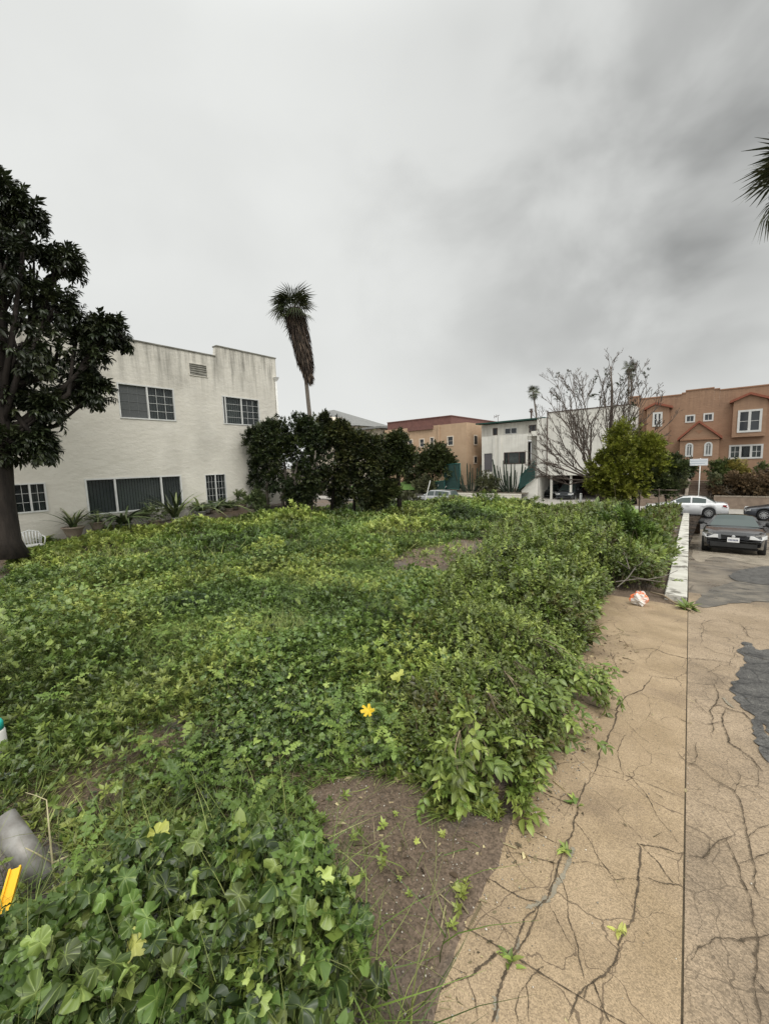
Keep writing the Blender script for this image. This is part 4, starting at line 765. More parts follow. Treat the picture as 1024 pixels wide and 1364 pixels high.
palm('fan_palm', 'tall leaning fan palm with a long brown skirt of dead fronds', p1, 40, .17, (6.3, ([0, .1, .35, .75, .97, 1], [.75, .92, .9, .68, .3, .12])), 40, size=2.4)
pr = rg(1080, 230, 24); palm('fan_palm', 'fan palm whose drooping fronds poke in at the right edge of the sky', [np.array([pr[0]+.5, pr[1], -2.9]), np.array([pr[0]+.25, pr[1], 3]), pr], 24, .2, None, 46, size=2.4)
G2 = 'distant palms above the roofs'
palm('distant_palm', 'tiny distant palm on a thin stalk above the green-trimmed white building', [rg(718, 640, 120), rg(714, 553, 120), rg(710, 522, 120)], 120, .2, None, 26, G2, 2.4); palm('distant_palm', 'tiny distant palm rising behind the bare tree, the taller of two', [rg(835, 640, 125), rg(836, 553, 125), rg(838, 488, 125)], 125, .2, None, 26, G2, 2.1); palm('distant_palm', 'tiny distant palm behind the bare tree, the lower of two', [rg(842, 640, 135), rg(841, 553, 135), rg(840, 497, 135)], 135, .2, None, 26, G2, 2.0)
# --- bare tree
def bare_tree():
    Y0 = 29.0; b = onY(800, 668, Y0); o = thing('bare_tree', 'leafless spreading tree with many thin twigs rising behind the bright green shrub', 'tree', b); mb = MB(); tips = Cloud()
    def limb(p, q, r0, lvl, bend):
        L = np.linalg.norm(q-p); n = 6 if lvl < 2 else 3; off = rng.normal(0, .045*L, 3); pts = [p+(q-p)*t+np.array([0, 0, -bend*L*math.sin(PI*t)])+off*math.sin(PI*t)+(rng.normal(0, .012*L, 3) if 0 < t < 1 else 0) for t in np.linspace(0, 1, n+1)]
        mb.tube(pts, [r0*(1-.85*t)+.004 for t in np.linspace(0, 1, n+1)], 5 if lvl == 0 else 3, cap=False)
        if lvl >= 3: return
        k = {0: 14, 1: 8, 2: 5}[lvl]
        for i in range(k):
            t = rng.uniform(.28, 1.0); j = min(n-1, int(t*n)); s = pts[j]+(pts[j+1]-pts[j])*(t*n-j); dr = nrm(q-p); side = nrm(np.cross(dr, rdir(1)[0])); ang = rng.uniform(.35, .8); dd = dr*math.cos(ang)+side*math.sin(ang)+np.array([0, 0, .25]); l = L*rng.uniform(.18, .38)*(1.15-.5*t)
            limb(s, s+nrm(dd)*l, max(.006, r0*.42*(1-.5*t)), lvl+1, -.05)
    crotch = onY(792, 640, Y0); mb.tube([b, (b+crotch)/2+np.array([.1, 0, 0]), crotch], [.3, .25, .2], 8)
    for k, (px, py) in enumerate(((698, 600), (708, 580), (716, 556), (728, 528), (742, 512), (757, 496), (774, 500), (795, 492), (815, 490), (828, 510), (850, 500), (866, 515), (884, 535), (712, 622), (735, 560), (760, 540), (700, 615), (780, 530), (835, 520), (895, 560), (845, 545))):
        limb(crotch+rng.normal(0, .1, 3)*np.array([1, 1, .5]), onY(px, py, Y0+rng.uniform(-1.6, 1.6)), .06, 0, .07)
    mb.tube([onY(812, 600, Y0+.5), onY(814, 560, Y0+.4), onY(815, 520, Y0+.4), onY(813, 488, Y0+.4)], [.12, .1, .07, .03], 6)
    mb.build('trunk', M['bare'], o, True)
    for i in range(26):
        px, py = random.uniform(735, 865), random.uniform(492, 545); foliage(tips, [(onY(px, py, Y0+rng.uniform(-1, 1)), (.08, .08, .22))], SF, 7, .10, .2, (0, .5), 3)
    tips.build('seed_cluster', M['hedge2'], o)
M['bare'] = mat('bare_bark', (.085, .065, .052), (.16, .13, .11), 6, .9)
bare_tree()
M['midgreen0'] = leafmat3('mid_olive_leaf', (.03, .045, .015), (.06, .08, .024), (.12, .14, .05)); M['limeleaf'] = leafmat3('bright_shrub_leaf', (.09, .115, .014), (.19, .21, .028), (.34, .34, .07), .4, .25)
def bg(px, py, rp, Y, sq=1., w=1.): return by(838+(px-838)*.92, py+5, rp*.82, Y, sq, w)
tree('green_shrub', 'bright yellow-green bushy shrub in front of the bare tree at the lot corner', 'shrub', onY(845, 668, 27.2), [onY(*p, 27.2) for p in ((845, 672), (843, 650), (838, 625))], [.14, .1, .07],
     [bg(835, 580, 24, 27.2), bg(815, 600, 22, 27), bg(850, 595, 28, 27.4), bg(800, 620, 18, 26.9), bg(830, 620, 26, 27), bg(860, 620, 26, 27.4), bg(870, 590, 15, 27.6), bg(790, 640, 12, 26.9), bg(812, 645, 16, 27), bg(840, 648, 18, 27)], SF, 460, .2, .36, M['limeleaf'], sub=11, sig=.22)
tree('dark_green_shrub', 'darker grey-green shrub leaning right from the bright shrub towards the parked white car', 'shrub', onY(885, 660, 27.6), None, None,
     [bg(880, 632, 18, 27.6), bg(862, 645, 16, 27.5), bg(895, 640, 14, 27.8), bg(905, 622, 9, 28, 1, .6), bg(912, 618, 6, 28, 1, .3)], SF, 260, .2, .34, M['midgreen0'], sub=10, sig=.26, extra=trunks([((880, 668), (884, 640), 27.6)], .06))
tree('leafy_weed_bush', 'round leafy bush topping the thicket beside the white kerb wall', 'bush', onY(840, 760, 9.2), None, None,
     [by(822, 700, 18, 9.6), by(845, 702, 20, 9.4), by(858, 718, 13, 9.2), by(805, 712, 14, 9.6)], SH, 260, .12, .22, M['herb'], hue=(.1, .75), sub=9, sig=.26, extra=None)
# ================================================================== BUILDINGS
M['white'] = mat('white_paint', (.62, .61, .58), (.70, .69, .66), 3, .5)
M['trimwhite'] = mat('window_white', (.52, .52, .50), (.60, .60, .58), 3, .45)
M['glass'] = glassmat('window_glass', (.03, .035, .038), .62); M['fglass'] = glassmat('far_glass', (.02, .025, .03), 0, .08)
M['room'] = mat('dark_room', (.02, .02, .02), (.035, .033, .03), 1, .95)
M['screen'] = mat('insect_screen', (.075, .08, .08), (.10, .105, .105), 30, .85); M['blind'] = mat('vertical_blind', (.36, .37, .35), (.46, .47, .44), 2, .8)
M['metal'] = mat('galvanised_metal', (.17, .155, .135), (.34, .33, .31), 9, .5, metal=.35, bump=.002, bscale=20, rvar=.15)
def stucco(name, c1, c2, dirt, ztop, zlow, amt=.7, bump=.03, bs=2.4, stretch=(1, .7, 2.6)):
    m = mat(name, c1, c2, 1.2, .92, bump=bump, bscale=bs, stretch=stretch, thr=(.3, .7)); t = m.node_tree; N = t.nodes; L = t.links; b = N['Principled BSDF']; src = b.inputs['Base Color'].links[0].from_socket
    tcn = [n for n in N if n.type == 'TEX_COORD'][0]; mp_ = N.new('ShaderNodeMapping'); mp_.inputs['Scale'].default_value = (3.2, 3.2, .28); L.new(tcn.outputs['Object'], mp_.inputs[0])
    n = N.new('ShaderNodeTexNoise'); n.inputs['Scale'].default_value = 1.3; n.inputs['Detail'].default_value = 7; n.inputs['Roughness'].default_value = .65; L.new(mp_.outputs[0], n.inputs['Vector'])
    r = N.new('ShaderNodeMapRange'); r.inputs[1].default_value = .44; r.inputs[2].default_value = .66; L.new(n.outputs['Fac'], r.inputs[0])
    sp = N.new('ShaderNodeSeparateXYZ'); L.new(tcn.outputs['Object'], sp.inputs[0]); g = N.new('ShaderNodeMapRange'); g.inputs[1].default_value = zlow; g.inputs[2].default_value = ztop; L.new(sp.outputs[2], g.inputs[0])
    n2 = N.new('ShaderNodeTexNoise'); n2.inputs['Scale'].default_value = .5; n2.inputs['Detail'].default_value = 5; L.new(tcn.outputs['Object'], n2.inputs['Vector']); g2 = N.new('ShaderNodeMapRange'); g2.inputs[1].default_value = .5; g2.inputs[2].default_value = .75; g2.inputs[4].default_value = .42; L.new(n2.outputs['Fac'], g2.inputs[0])
    a = N.new('ShaderNodeMath'); a.operation = 'MULTIPLY'; L.new(r.outputs[0], a.inputs[0]); L.new(g.outputs[0], a.inputs[1]); a2 = N.new('ShaderNodeMath'); a2.operation = 'MULTIPLY_ADD'; L.new(a.outputs[0], a2.inputs[0]); a2.inputs[1].default_value = amt; L.new(g2.outputs[0], a2.inputs[2])
    mx = N.new('ShaderNodeMix'); mx.data_type = 'RGBA'; L.new(a2.outputs[0], mx.inputs[0]); L.new(src, mx.inputs[6]); mx.inputs[7].default_value = hexc(dirt); L.new(mx.outputs[2], b.inputs['Base Color']); return m
def window(parent, ax, w, out, u0, u1, z0, z1, panels, fw=.05, frame=None, glass=None, back=None, proud=.025, name='window', sill=False):
    """panels: (fa, fb, cols, rows, kind); ax/w: wall plane, out: +1/-1 outward"""
    frame = frame or M['trimwhite']; glass = glass or M['fglass']; f = MB(); W0, W1 = w+out*proud, w-out*.09
    f.ubox(ax, u0, u1, W0, W1, z1-fw, z1); f.ubox(ax, u0, u1, W0, W1, z0, z0+fw); f.ubox(ax, u0, u0+fw, W0, W1, z0+fw, z1-fw); f.ubox(ax, u1-fw, u1, W0, W1, z0+fw, z1-fw)
    iu0, iu1 = u0+fw, u1-fw; cuts = sorted({p[1] for p in panels if p[1] < 1})
    for c in cuts: uc = iu0+(iu1-iu0)*c; f.ubox(ax, uc-fw*.55, uc+fw*.55, W0-out*.004, W1, z0+fw, z1-fw)
    if sill: f.ubox(ax, u0-.04, u1+.04, w+out*.07, w-out*.01, z0-.06, z0-.002)
    F = f.build(name, frame, parent, False)
    for (a, b, nc, nr, kind) in panels:
        a0 = iu0+(iu1-iu0)*a+(.55*fw if a > 0 else 0); b0 = iu0+(iu1-iu0)*b-(.55*fw if b < 1 else 0)
        g = MB(); g.ubox(ax, a0, b0, w-out*.045, w-out*.052, z0+fw, z1-fw); g.build('pane', M['screen'] if kind == 'screen' else glass, F)
        if nc*nr > 1:
            q = MB(); t = fw*.13; px_ = w-out*(.026 if kind != 'screen' else .036); pe = px_-out*.008
            for i in range(1, nc): u = a0+(b0-a0)*i/nc; q.ubox(ax, u-t, u+t, px_, pe, z0+fw, z1-fw)
            for j in range(1, nr): z = z0+fw+(z1-z0-2*fw)*j/nr; q.ubox(ax, a0, b0, px_+out*.001, pe+out*.001, z-t, z+t)
            q.build('glazing_bar', M['screenbar'] if kind == 'screen' else frame, F)
        if kind in ('blind', 'shade'):
            q = MB(); n = max(3, int((b0-a0)/.09))
            for i in range(n):
                u = a0+(b0-a0)*i/n
                if ax == 'X': q.add([(w-out*.12, u, z0+fw), (w-out*.15, u+(b0-a0)/n*.92, z0+fw), (w-out*.15, u+(b0-a0)/n*.92, z1-fw), (w-out*.12, u, z1-fw)], [(0, 1, 2, 3)])
                else: q.add([(u, w-out*.12, z0+fw), (u+(b0-a0)/n*.92, w-out*.15, z0+fw), (u+(b0-a0)/n*.92, w-out*.15, z1-fw), (u, w-out*.12, z1-fw)], [(0, 1, 2, 3)])
            q.build('blind', M['blind'] if kind == 'blind' else M['blinddark'], F)
    return F
M['screenbar'] = mat('bars_behind_screen', (.13, .135, .135), (.15, .155, .155), 5, .8); M['blinddark'] = mat('dark_blind', (.17, .175, .17), (.24, .245, .24), 2, .8)
# --- white stucco building on the left
BX = -16.0
M['stucco'] = stucco('white_stucco', (.55, .52, .455), (.62, .59, .525), (.20, .19, .165), 6.7, 4.9, .85, .018, 4.2, (1, 1, 1.8))
yz = lambda px, py: tuple(onX(px, py, BX)[1:])
bld = thing('stucco_building', 'two-storey off-white stucco building with stepped parapet at the left', 'building', (BX, 4, -.7))
yc = yz(366.5, 478)[0]; ys_ = yz(288.5, 468)[0]; zL = yz(230, 464)[1]; zR = yz(330, 470)[1]
def rect(a, b): y0, z1_ = yz(*a); y1, z0_ = yz(*b); return (y0, y1, z0_, z1_)
w1 = (yz(155, 511)[0], yz(231, 520)[0], yz(196, 559)[1], yz(190, 513)[1]); w2 = (yz(295, 527)[0], yz(345.5, 550)[0], yz(320, 566)[1], yz(320, 529.5)[1])
w3 = (yz(112, 638)[0], yz(241, 634)[0], yz(180, 681)[1], yz(180, 635)[1]); w4 = (yz(273, 640)[0], yz(300.5, 640)[0], yz(288, 669.5)[1], yz(287, 631.5)[1]); w5 = (yz(16, 650)[0], yz(61, 650)[0], yz(40, 683)[1], yz(40, 643.5)[1]); w6 = (yz(16, 650)[0]-5.6, yz(61, 650)[0]-5.6, w3[2], w3[3])
wm = MB(); wall(wm, 'X', [(-9, ys_, zL), (ys_, yc, zR)], -1.2, BX, BX-.25, [w1, w2, w3, w4, w5, w6]); wm.box(BX-11, BX-.25, yc-.25, yc, -1.2, zR); wm.box(BX-11, BX-.25, -9, -8.75, -1.2, zL); wm.box(BX-11, BX-10.75, -8.75, yc-.25, -1.2, zL)
# rounded shoulder of the parapet step
wm.prism([(BX, ys_-.001, zL), (BX, ys_-.14, zL), (BX, ys_-.07, zL+.05), (BX, ys_-.03, zL+.16), (BX, ys_-.001, zR-.04)], (-.25, 0, 0), 0)
wm.build('wall', M['stucco'], bld)
rf = MB().box(BX-10.75, BX-.25, -8.75, yc-.25, zL-.75, zL-.65); rf.build('roof', M['walkgrey'], bld)
M['capgrey'] = mat('parapet_cap_stain', (.13, .125, .105), (.24, .23, .20), 3, .95)
cp = MB().box(BX-.29, BX+.035, -9, ys_-.08, zL+.0015, zL+.045); cp.box(BX-.29, BX+.035, ys_-.02, yc+.03, zR+.0015, zR+.045); cp.build('parapet_cap', M['capgrey'], bld)
MB().box(BX-1.6, BX-1.5, -8.7, yc-.3, -1.1, zL-.8).build('interior', M['room'], bld)
window(bld, 'X', BX, 1, *w1, [(0, .5, 3, 4, 'screen'), (.5, 1, 3, 4, 'shade')], .045, glass=M['glass']); window(bld, 'X', BX, 1, *w2, [(0, .06, 1, 1, 'x'), (.06, .5, 1, 4, 'blind'), (.5, 1, 3, 4, 'shade')], .04, glass=M['glass'])
window(bld, 'X', BX, 1, *w3, [(0, .27, 1, 1, 'shade'), (.27, .77, 1, 1, 'blind'), (.77, 1, 1, 1, 'shade')], .05, glass=M['glass']); window(bld, 'X', BX, 1, *w4, [(0, .5, 3, 4, 'x'), (.5, 1, 3, 4, 'x')], .03, glass=M['glass'])
window(bld, 'X', BX, 1, *w5, [(0, .5, 2, 3, 'x'), (.5, 1, 2, 3, 'shade')], .04, glass=M['glass']); window(bld, 'X', BX, 1, *w6, [(0, .5, 2, 3, 'x'), (.5, 1, 2, 3, 'x')], .04, glass=M['glass'])
v0, v1 = yz(250.5, 484)[0], yz(275.5, 490)[0]; vz0, vz1 = yz(263, 501)[1], yz(263, 484.5)[1]; vm = MB().box(BX+.002, BX+.03, v0, v1, vz0, vz0+.03).box(BX+.002, BX+.03, v0, v1, vz1-.03, vz1).box(BX+.002, BX+.03, v0, v0+.03, vz0+.03, vz1-.03).box(BX+.002, BX+.03, v1-.03, v1, vz0+.03, vz1-.03)
V_ = vm.build('wall_vent', M['stucco'], bld); sl_ = MB().box(BX+.0025, BX+.005, v0+.03, v1-.03, vz0+.03, vz1-.03)
for i in range(5): z = vz0+.05+i*(vz1-vz0-.08)/5; sl_.add([(BX+.028, v0+.03, z), (BX+.028, v1-.03, z-(.05 if i == 1 else 0)), (BX+.008, v1-.03, z+.03), (BX+.008, v0+.03, z+.03)], [(0, 1, 2, 3)])
sl_.build('louvre', M['capgrey'], V_)
dp = thing('downpipe', 'pale downpipe with a box head at the right corner of the white building', 'downpipe', (BX+.06, yc-.12, -.6)); MB().tube([(BX+.07, yc-.10, -.6), (BX+.07, yc-.10, yz(368, 506)[1])], .045, 8).build('pipe', M['stuccop'] if 'stuccop' in M else M['white'], dp, True)
zh = yz(366, 503)[1]; MB().add([(BX+.01, yc-.2, zh), (BX+.19, yc-.2, zh), (BX+.19, yc+.02, zh), (BX+.01, yc+.02, zh), (BX+.03, yc-.14, zh-.16), (BX+.12, yc-.14, zh-.16), (BX+.12, yc-.05, zh-.16), (BX+.03, yc-.05, zh-.16)], [(0, 1, 2, 3), (7, 6, 5, 4), (0, 4, 5, 1), (1, 5, 6, 2), (2, 6, 7, 3), (3, 7, 4, 0)]).build('rain_head', M['white'], dp)
# pots along the wall
M['pot'] = mat('clay_pot', (.22, .17, .13), (.30, .25, .20), 6, .85); M['potgrey'] = mat('grey_pot', (.24, .235, .22), (.33, .32, .30), 6, .85)
M['strap'] = leafmat3('strappy_leaf', (.05, .075, .03), (.10, .14, .05), (.22, .24, .11), .45, .15)
POTS = [((99, 716), 20, 'sparse upright spikes in a wide shallow clay bowl, the pot nearest the tree', .30, 'pot', 22), ((131, 706), 17, 'low arching straps in a clay pot, second pot from the tree', .24, 'pot', 34), ((167, 709), 26, 'dense strappy plant in a flared grey pot below the wide window', .27, 'potgrey', 60),
        ((207, 702), 16, 'round yellow-green bush in a small pot below the wide window', .22, 'pot', 50), ((236, 698), 26, 'tall spiky plant in a grey pot just past the wide window', .22, 'potgrey', 26), ((267, 691), 20, 'arching strap plant in a pale grey pot left of the small paned window', .27, 'potgrey', 44), ((287, 687), 18, 'strap plant in a clay pot under the small paned window', .2, 'pot', 34), ((306, 684), 18, 'feathery plant in the clay pot right of the small paned window', .2, 'pot', 40), ((322, 680), 22, 'leafy plant in the last pot before the big dark shrub', .22, 'pot', 60)]
for i, ((px, py), rp, lab, r, mk, n) in enumerate(POTS):
    g = onX(px, py, BX+.5); o = thing('potted_plant', lab, 'potted plant', g, 'potted plants along the white wall'); t = (BX+.5)/ray(px, py)[0]; hgt = r*1.15
    P_ = MB().lathe([(r*.58, 0), (r*.68, hgt*.3), (r*.9, hgt*.82), (r*.92, hgt*.84), (r*1.02, hgt*.86), (r*1.02, hgt), (r*.9, hgt), (r*.86, hgt*.9), (0.01, hgt*.9)], g, 18).build('pot', M[mk], o, True)
    L = rp*t/FPX*2.3; cl = Cloud(); a = rng.uniform(0, 2*PI, n); nz = nrm(np.stack([np.cos(a)*.55, np.sin(a)*.55, 1+0*a], -1)*1.0+rng.normal(0, .15, (n, 3))); hd = np.stack([np.cos(a), np.sin(a), 0*a], -1); l = L*rng.uniform(.55, 1, n)
    if i in (3, 8): 
        foliage(cl, [(g+np.array([0, 0, hgt+.22]), .24)], SH, 60, .14, .24, (.3, 1), 8)
    else: cl.add(blade(5, .045, 1.1 if i not in (0, 4) else .45), np.tile(g+np.array([0, 0, hgt*.9]), (n, 1))+rng.normal(0, .04, (n, 3))*np.array([1, 1, 0]), frames(nz, hd, l), np.stack([rng.random(n), rng.random(n)], -1))
    cl.build('foliage', M['strap'], o)
tree('low_shrub', 'low leafy shrub at the white wall between the last pot and the big dark shrub', 'shrub', onX(345, 676, BX+.7), None, None, [(onX(335, 668, BX+.7), .28), (onX(350, 672, BX+.9), .25), (onX(62, 716, BX+.6)*0+onX(342, 660, BX+.6), .2)], SH, 110, .14, .26, M['strap'], sub=8)
tuft('wall_weed', 'small weed growing against the wall just right of the big tree trunk', onX(60, 722, BX+.3), 40, .4, M['herb'], cat='weed')
# white plastic garden chair half hidden by weeds
M['plastic'] = mat('white_plastic', (.60, .60, .58), (.68, .68, .66), 4, .4)
cg = onX(45, 735, BX+.9); ch = thing('plastic_chair', 'white plastic garden chair half sunk in weeds beside the big tree trunk', 'chair', cg); c0 = cg.copy(); c0[2] += 0
MB().box(c0[0]-.22, c0[0]+.22, c0[1]-.22, c0[1]+.22, c0[2]+.18, c0[2]+.205).build('seat', M['plastic'], ch)
bk = MB()
for i in range(7): u = c0[1]-.19+i*.063; zt = c0[2]+.52+.05*math.cos((i-3)*.5); bk.prism([(c0[0]-.19, u-.013, c0[2]+.2), (c0[0]-.19, u+.013, c0[2]+.2), (c0[0]-.25, u+.017+(i-3)*.008, zt), (c0[0]-.25, u-.017+(i-3)*.008, zt)], (-.015, 0, 0), 0)
bk.tube([(c0[0]-.2, c0[1]-.23, c0[2]+.2), (c0[0]-.25, c0[1]-.26, c0[2]+.42), (c0[0]-.265, c0[1]-.2, c0[2]+.54), (c0[0]-.27, c0[1], c0[2]+.6), (c0[0]-.265, c0[1]+.2, c0[2]+.54), (c0[0]-.25, c0[1]+.26, c0[2]+.42), (c0[0]-.2, c0[1]+.23, c0[2]+.2)], .02, 8); bk.build('backrest', M['plastic'], ch, True)
for sx in (-1, 1):
    for sy in (-1, 1): MB().tube([(c0[0]+sx*.19, c0[1]+sy*.2, c0[2]+.19), (c0[0]+sx*.23, c0[1]+sy*.24, c0[2]-.2)], [.02, .016], 6).build('leg', M['plastic'], ch, True)
for sy in (-1, 1): MB().tube([(c0[0]+.2, c0[1]+sy*.23, c0[2]+.2), (c0[0]+.2, c0[1]+sy*.26, c0[2]+.4), (c0[0]-.1, c0[1]+sy*.27, c0[2]+.42), (c0[0]-.24, c0[1]+sy*.25, c0[2]+.42)], .018, 6).build('armrest', M['plastic'], ch, True)

slab('wall_footing', lambda y: BX+.002, lambda y: BX+.85, np.linspace(-8, yc, 20), lambda x, y: -.63+.06*min(y, 8.6), M['soil'], nx=2, drop=.6)
# --- yards behind the far pavement
for x0y, x1y in ((-120, None), (None, 60)):
  x0y = x0y if x0y is not None else XZ(842, 590, 44.5)[0]+.45; x1y = x1y if x1y is not None else XZ(715, 600, 44.5)[0]-.1
  grid('far_yard', np.linspace(x0y, x1y, 46), [41.35, 42.5, 44, 47, 60, 90], lambda X, Y: np.interp(Y, [41.3, 44, 47, 60, 90], [-2.0, -1.75, -1.15, -1.0, -1.0])+0*X, M['earth'])
grid('lawn', np.linspace(-40, -24.6, 20), np.linspace(41.6, 46.6, 8), lambda X, Y: np.interp(Y, [41.3, 43, 47], [-1.9, -1.15, -.75])+0*X, M['grass_lawn'])
M['brickwall'] = mat('brown_block_wall', (.20, .15, .115), (.28, .215, .165), 3, .85, bump=.01, bscale=12)
def lowwall(name, label, x0, x1, y, z1, m, cap=None, z0=-2.9, blocks=False, slope=0):
    o = thing(name, label, 'wall', ((x0+x1)/2, y, z0)); MB().box(x0, x1, y, y+.25, z0, z1).build('wall_body', m, o)
    c = MB(); n = max(1, int((x1-x0)/.42)) if blocks else 1
    for i in range(n): a = x0+(x1-x0)*i/n; b = x0+(x1-x0)*(i+1)/n; c.box(a+(.01 if blocks else 0), b-(.01 if blocks else 0), y-.03, y+.28, z1+.002, z1+.09)
    c.build('coping', cap or m, o); return o
zw = XZ(650, 657.5, 41)[1]; lowwall('retaining_wall', 'long low white retaining wall below the cactus garden', XZ(606, 660, 41)[0], XZ(693, 660, 41)[0], 41.0, zw-.09, mat('cream_wall', (.58, .55, .47), (.64, .61, .53), 1.5, .85, bump=.004, bscale=15))
zb = XZ(1000, 661, 41)[1]; xs0, xs1 = XZ(911, 650, 41)[0], XZ(950, 650, 41)[0]
lowwall('block_wall', 'brown block retaining wall right of the entry steps below the rust coloured hedge', xs1+.05, 12, 41.0, zb-.09, M['brickwall'], mat('coping_blocks', (.33, .28, .22), (.24, .2, .16), 2.6, .85), blocks=True)
lowwall('block_wall', 'brown block retaining wall left of the entry steps behind the white car', XZ(800, 660, 41)[0], xs0-.05, 41.0, zb-.09, M['brickwall'], mat('coping_blocks_left', (.33, .28, .22), (.24, .2, .16), 2.6, .85), blocks=True)
lowwall('low_wall', 'low dark wall along the lawn left of the silver wagon', -46, XZ(604, 660, 41)[0], 41.0, -2.25, mat('dark_wall', (.10, .095, .085), (.16, .15, .13), 2, .9))
st = thing('entry_steps', 'brown concrete entry steps climbing to the gabled porch', 'steps', ((xs0+xs1)/2, 41, -2.77)); sm = MB(); ns = 12
for i in range(ns): sm.box(xs0+.25, xs1-.25, 41.0+i*.36, 45.6, -2.77+i*.162+.001*i, -2.77+(i+1)*.162)
sm.build('treads', mat('brown_steps', (.17, .125, .095), (.24, .18, .14), 3, .85), st)
for sx in (xs0, xs1-.22): MB().prism([(sx, 41.0, -2.8), (sx, 46, -2.8), (sx, 46, -.55), (sx, 45.2, -.55), (sx, 41.3, -2.2), (sx, 41.0, -2.2)], (.22, 0, 0), 0).build('cheek_wall', mat('cheek_stucco', (.34, .28, .23), (.42, .35, .29), 3, .85), st)
# --- brown building on the right
M['brown'] = stucco('brown_stucco', (.285, .178, .115), (.33, .21, .138), (.19, .12, .085), 7.6, 5.5, .5, .03, 3)
M['tile'] = mat('red_roof_tile', (.20, .065, .04), (.28, .10, .06), 8, .8, bump=.02, bscale=20); M['brownT'] = mat('brown_trim', (.28, .15, .09), (.32, .18, .11), 5, .8)
FY = 48.0; br = thing('brown_building', 'brown stucco apartment house with red tiled gables and gabled porch at the right', 'building', (0, FY, -1.2)); X8 = lambda px, py: XZ(px, py, FY)
hl = lambda a, b, c, d, Y=FY: (XZ(a, (b+d)/2, Y)[0], XZ(c, (b+d)/2, Y)[0], XZ((a+c)/2, d, Y)[1], XZ((a+c)/2, b, Y)[1])
s1 = hl(912.5, 552.5, 925.6, 562.8); s2 = hl(936.5, 550, 950.2, 561); lw = hl(970.5, 592, 1016, 611)
tops = [(X8(838, 530)[0], X8(853, 530)[0], X8(845, 529)[1]), (X8(853, 530)[0], X8(908, 527)[0], X8(880, 529)[1]), (X8(908, 522)[0], X8(913, 522)[0], X8(912, 524)[1]), (X8(913, 522)[0], X8(951.5, 517)[0], X8(932, 519)[1]), (X8(951.5, 518)[0], X8(959, 518)[0], X8(955, 518.5)[1]), (X8(959, 519)[0], 13, X8(1000, 515.5)[1])]
wm = MB(); wall(wm, 'Y', tops, -1.6, FY, FY+.3, [s1, s2, lw]); wm.box(tops[0][0], tops[0][0]+.3, FY+.3, FY+15, -1.6, tops[1][2]-.02); wm.build('wall', M['brown'], br); MB().box(tops[0][0]+.3, 13, FY+.3, FY+15, 6.2, 6.3).build('roof', M['walkgrey'], br); MB().box(tops[0][0]+.3, 13, FY+.8, FY+.9, -1.5, 6.1).build('interior', M['room'], br)
cp = MB(); 
for a, b, z in tops: cp.box(a, b, FY-.06, FY+.34, z+.002, z+.10)
cp.build('parapet_cap', M['brownT'], br)
for s_ in (s1, s2): window(br, 'Y', FY, -1, *s_, [(0, 1, 2, 1, 'x')], .12, proud=.05)
window(br, 'Y', FY, -1, *lw, [(0, .32, 2, 2, 'blind'), (.32, .68, 1, 1, 'x'), (.68, 1, 2, 2, 'blind')], .14, proud=.05, glass=M['glass'])
def bay(a, zb, zt, apx, apz, win, dep=.55, wb=True):
    """projecting bay with tiled gable"""
    x0, x1 = a; y = FY-dep; h = hl(*win, Y=y) if win else None
    m_ = MB(); wall(m_, 'Y', [(x0, x1, zt)], zb, y, y+.15, [h] if h else []); m_.box(x0, x0+.15, y+.15, FY, zb, zt); m_.box(x1-.15, x1, y+.15, FY, zb, zt); m_.box(x0, x1, y, FY, zb-.12, zb-.002); m_.prism([(x0, y+.002, zt), (x1, y+.002, zt), (apx, y+.002, apz)], (0, dep-.01, 0), 0); o = m_.build('bay', M['brown'], br)
    r = MB()
    for (ux, uz, vx, vz) in ((x0-.25, zt-.08, apx, apz+.0), (x1+.25, zt-.08, apx, apz+.0)): r.prism([(ux, y-.22, uz), (vx, y-.22, vz), (vx, y-.22, vz+.2), (ux, y-.22, uz+.2)], (0, dep+.2, 0), 0)
    r.build('gable_roof', M['tile'], o)
    if h: window(br, 'Y', y, -1, *h, [(0, .5, 1, 2, 'x'), (.5, 1, 1, 2, 'x')], .16, proud=.05, name='bay_window'); MB().box(x0+.15, x1-.15, FY-.12, FY-.01, zb, zt-.02).build('interior', M['room'], o)
    return o, y
Y5 = FY-.55; bay((XZ(975.5, 560, Y5)[0], XZ(1020.5, 560, Y5)[0]), XZ(998, 579.5, Y5)[1], XZ(998, 533.5, Y5)[1], XZ(999, 530, Y5)[0], XZ(999, 525.5, Y5)[1], (982, 545.5, 1014.5, 575.5))
bay((XZ(861, 560, Y5)[0], XZ(890.5, 560, Y5)[0]), XZ(876, 585, Y5)[1], XZ(876, 544, Y5)[1], XZ(873, 540, Y5)[0], XZ(873, 538.5, Y5)[1], (869, 549, 882, 568))
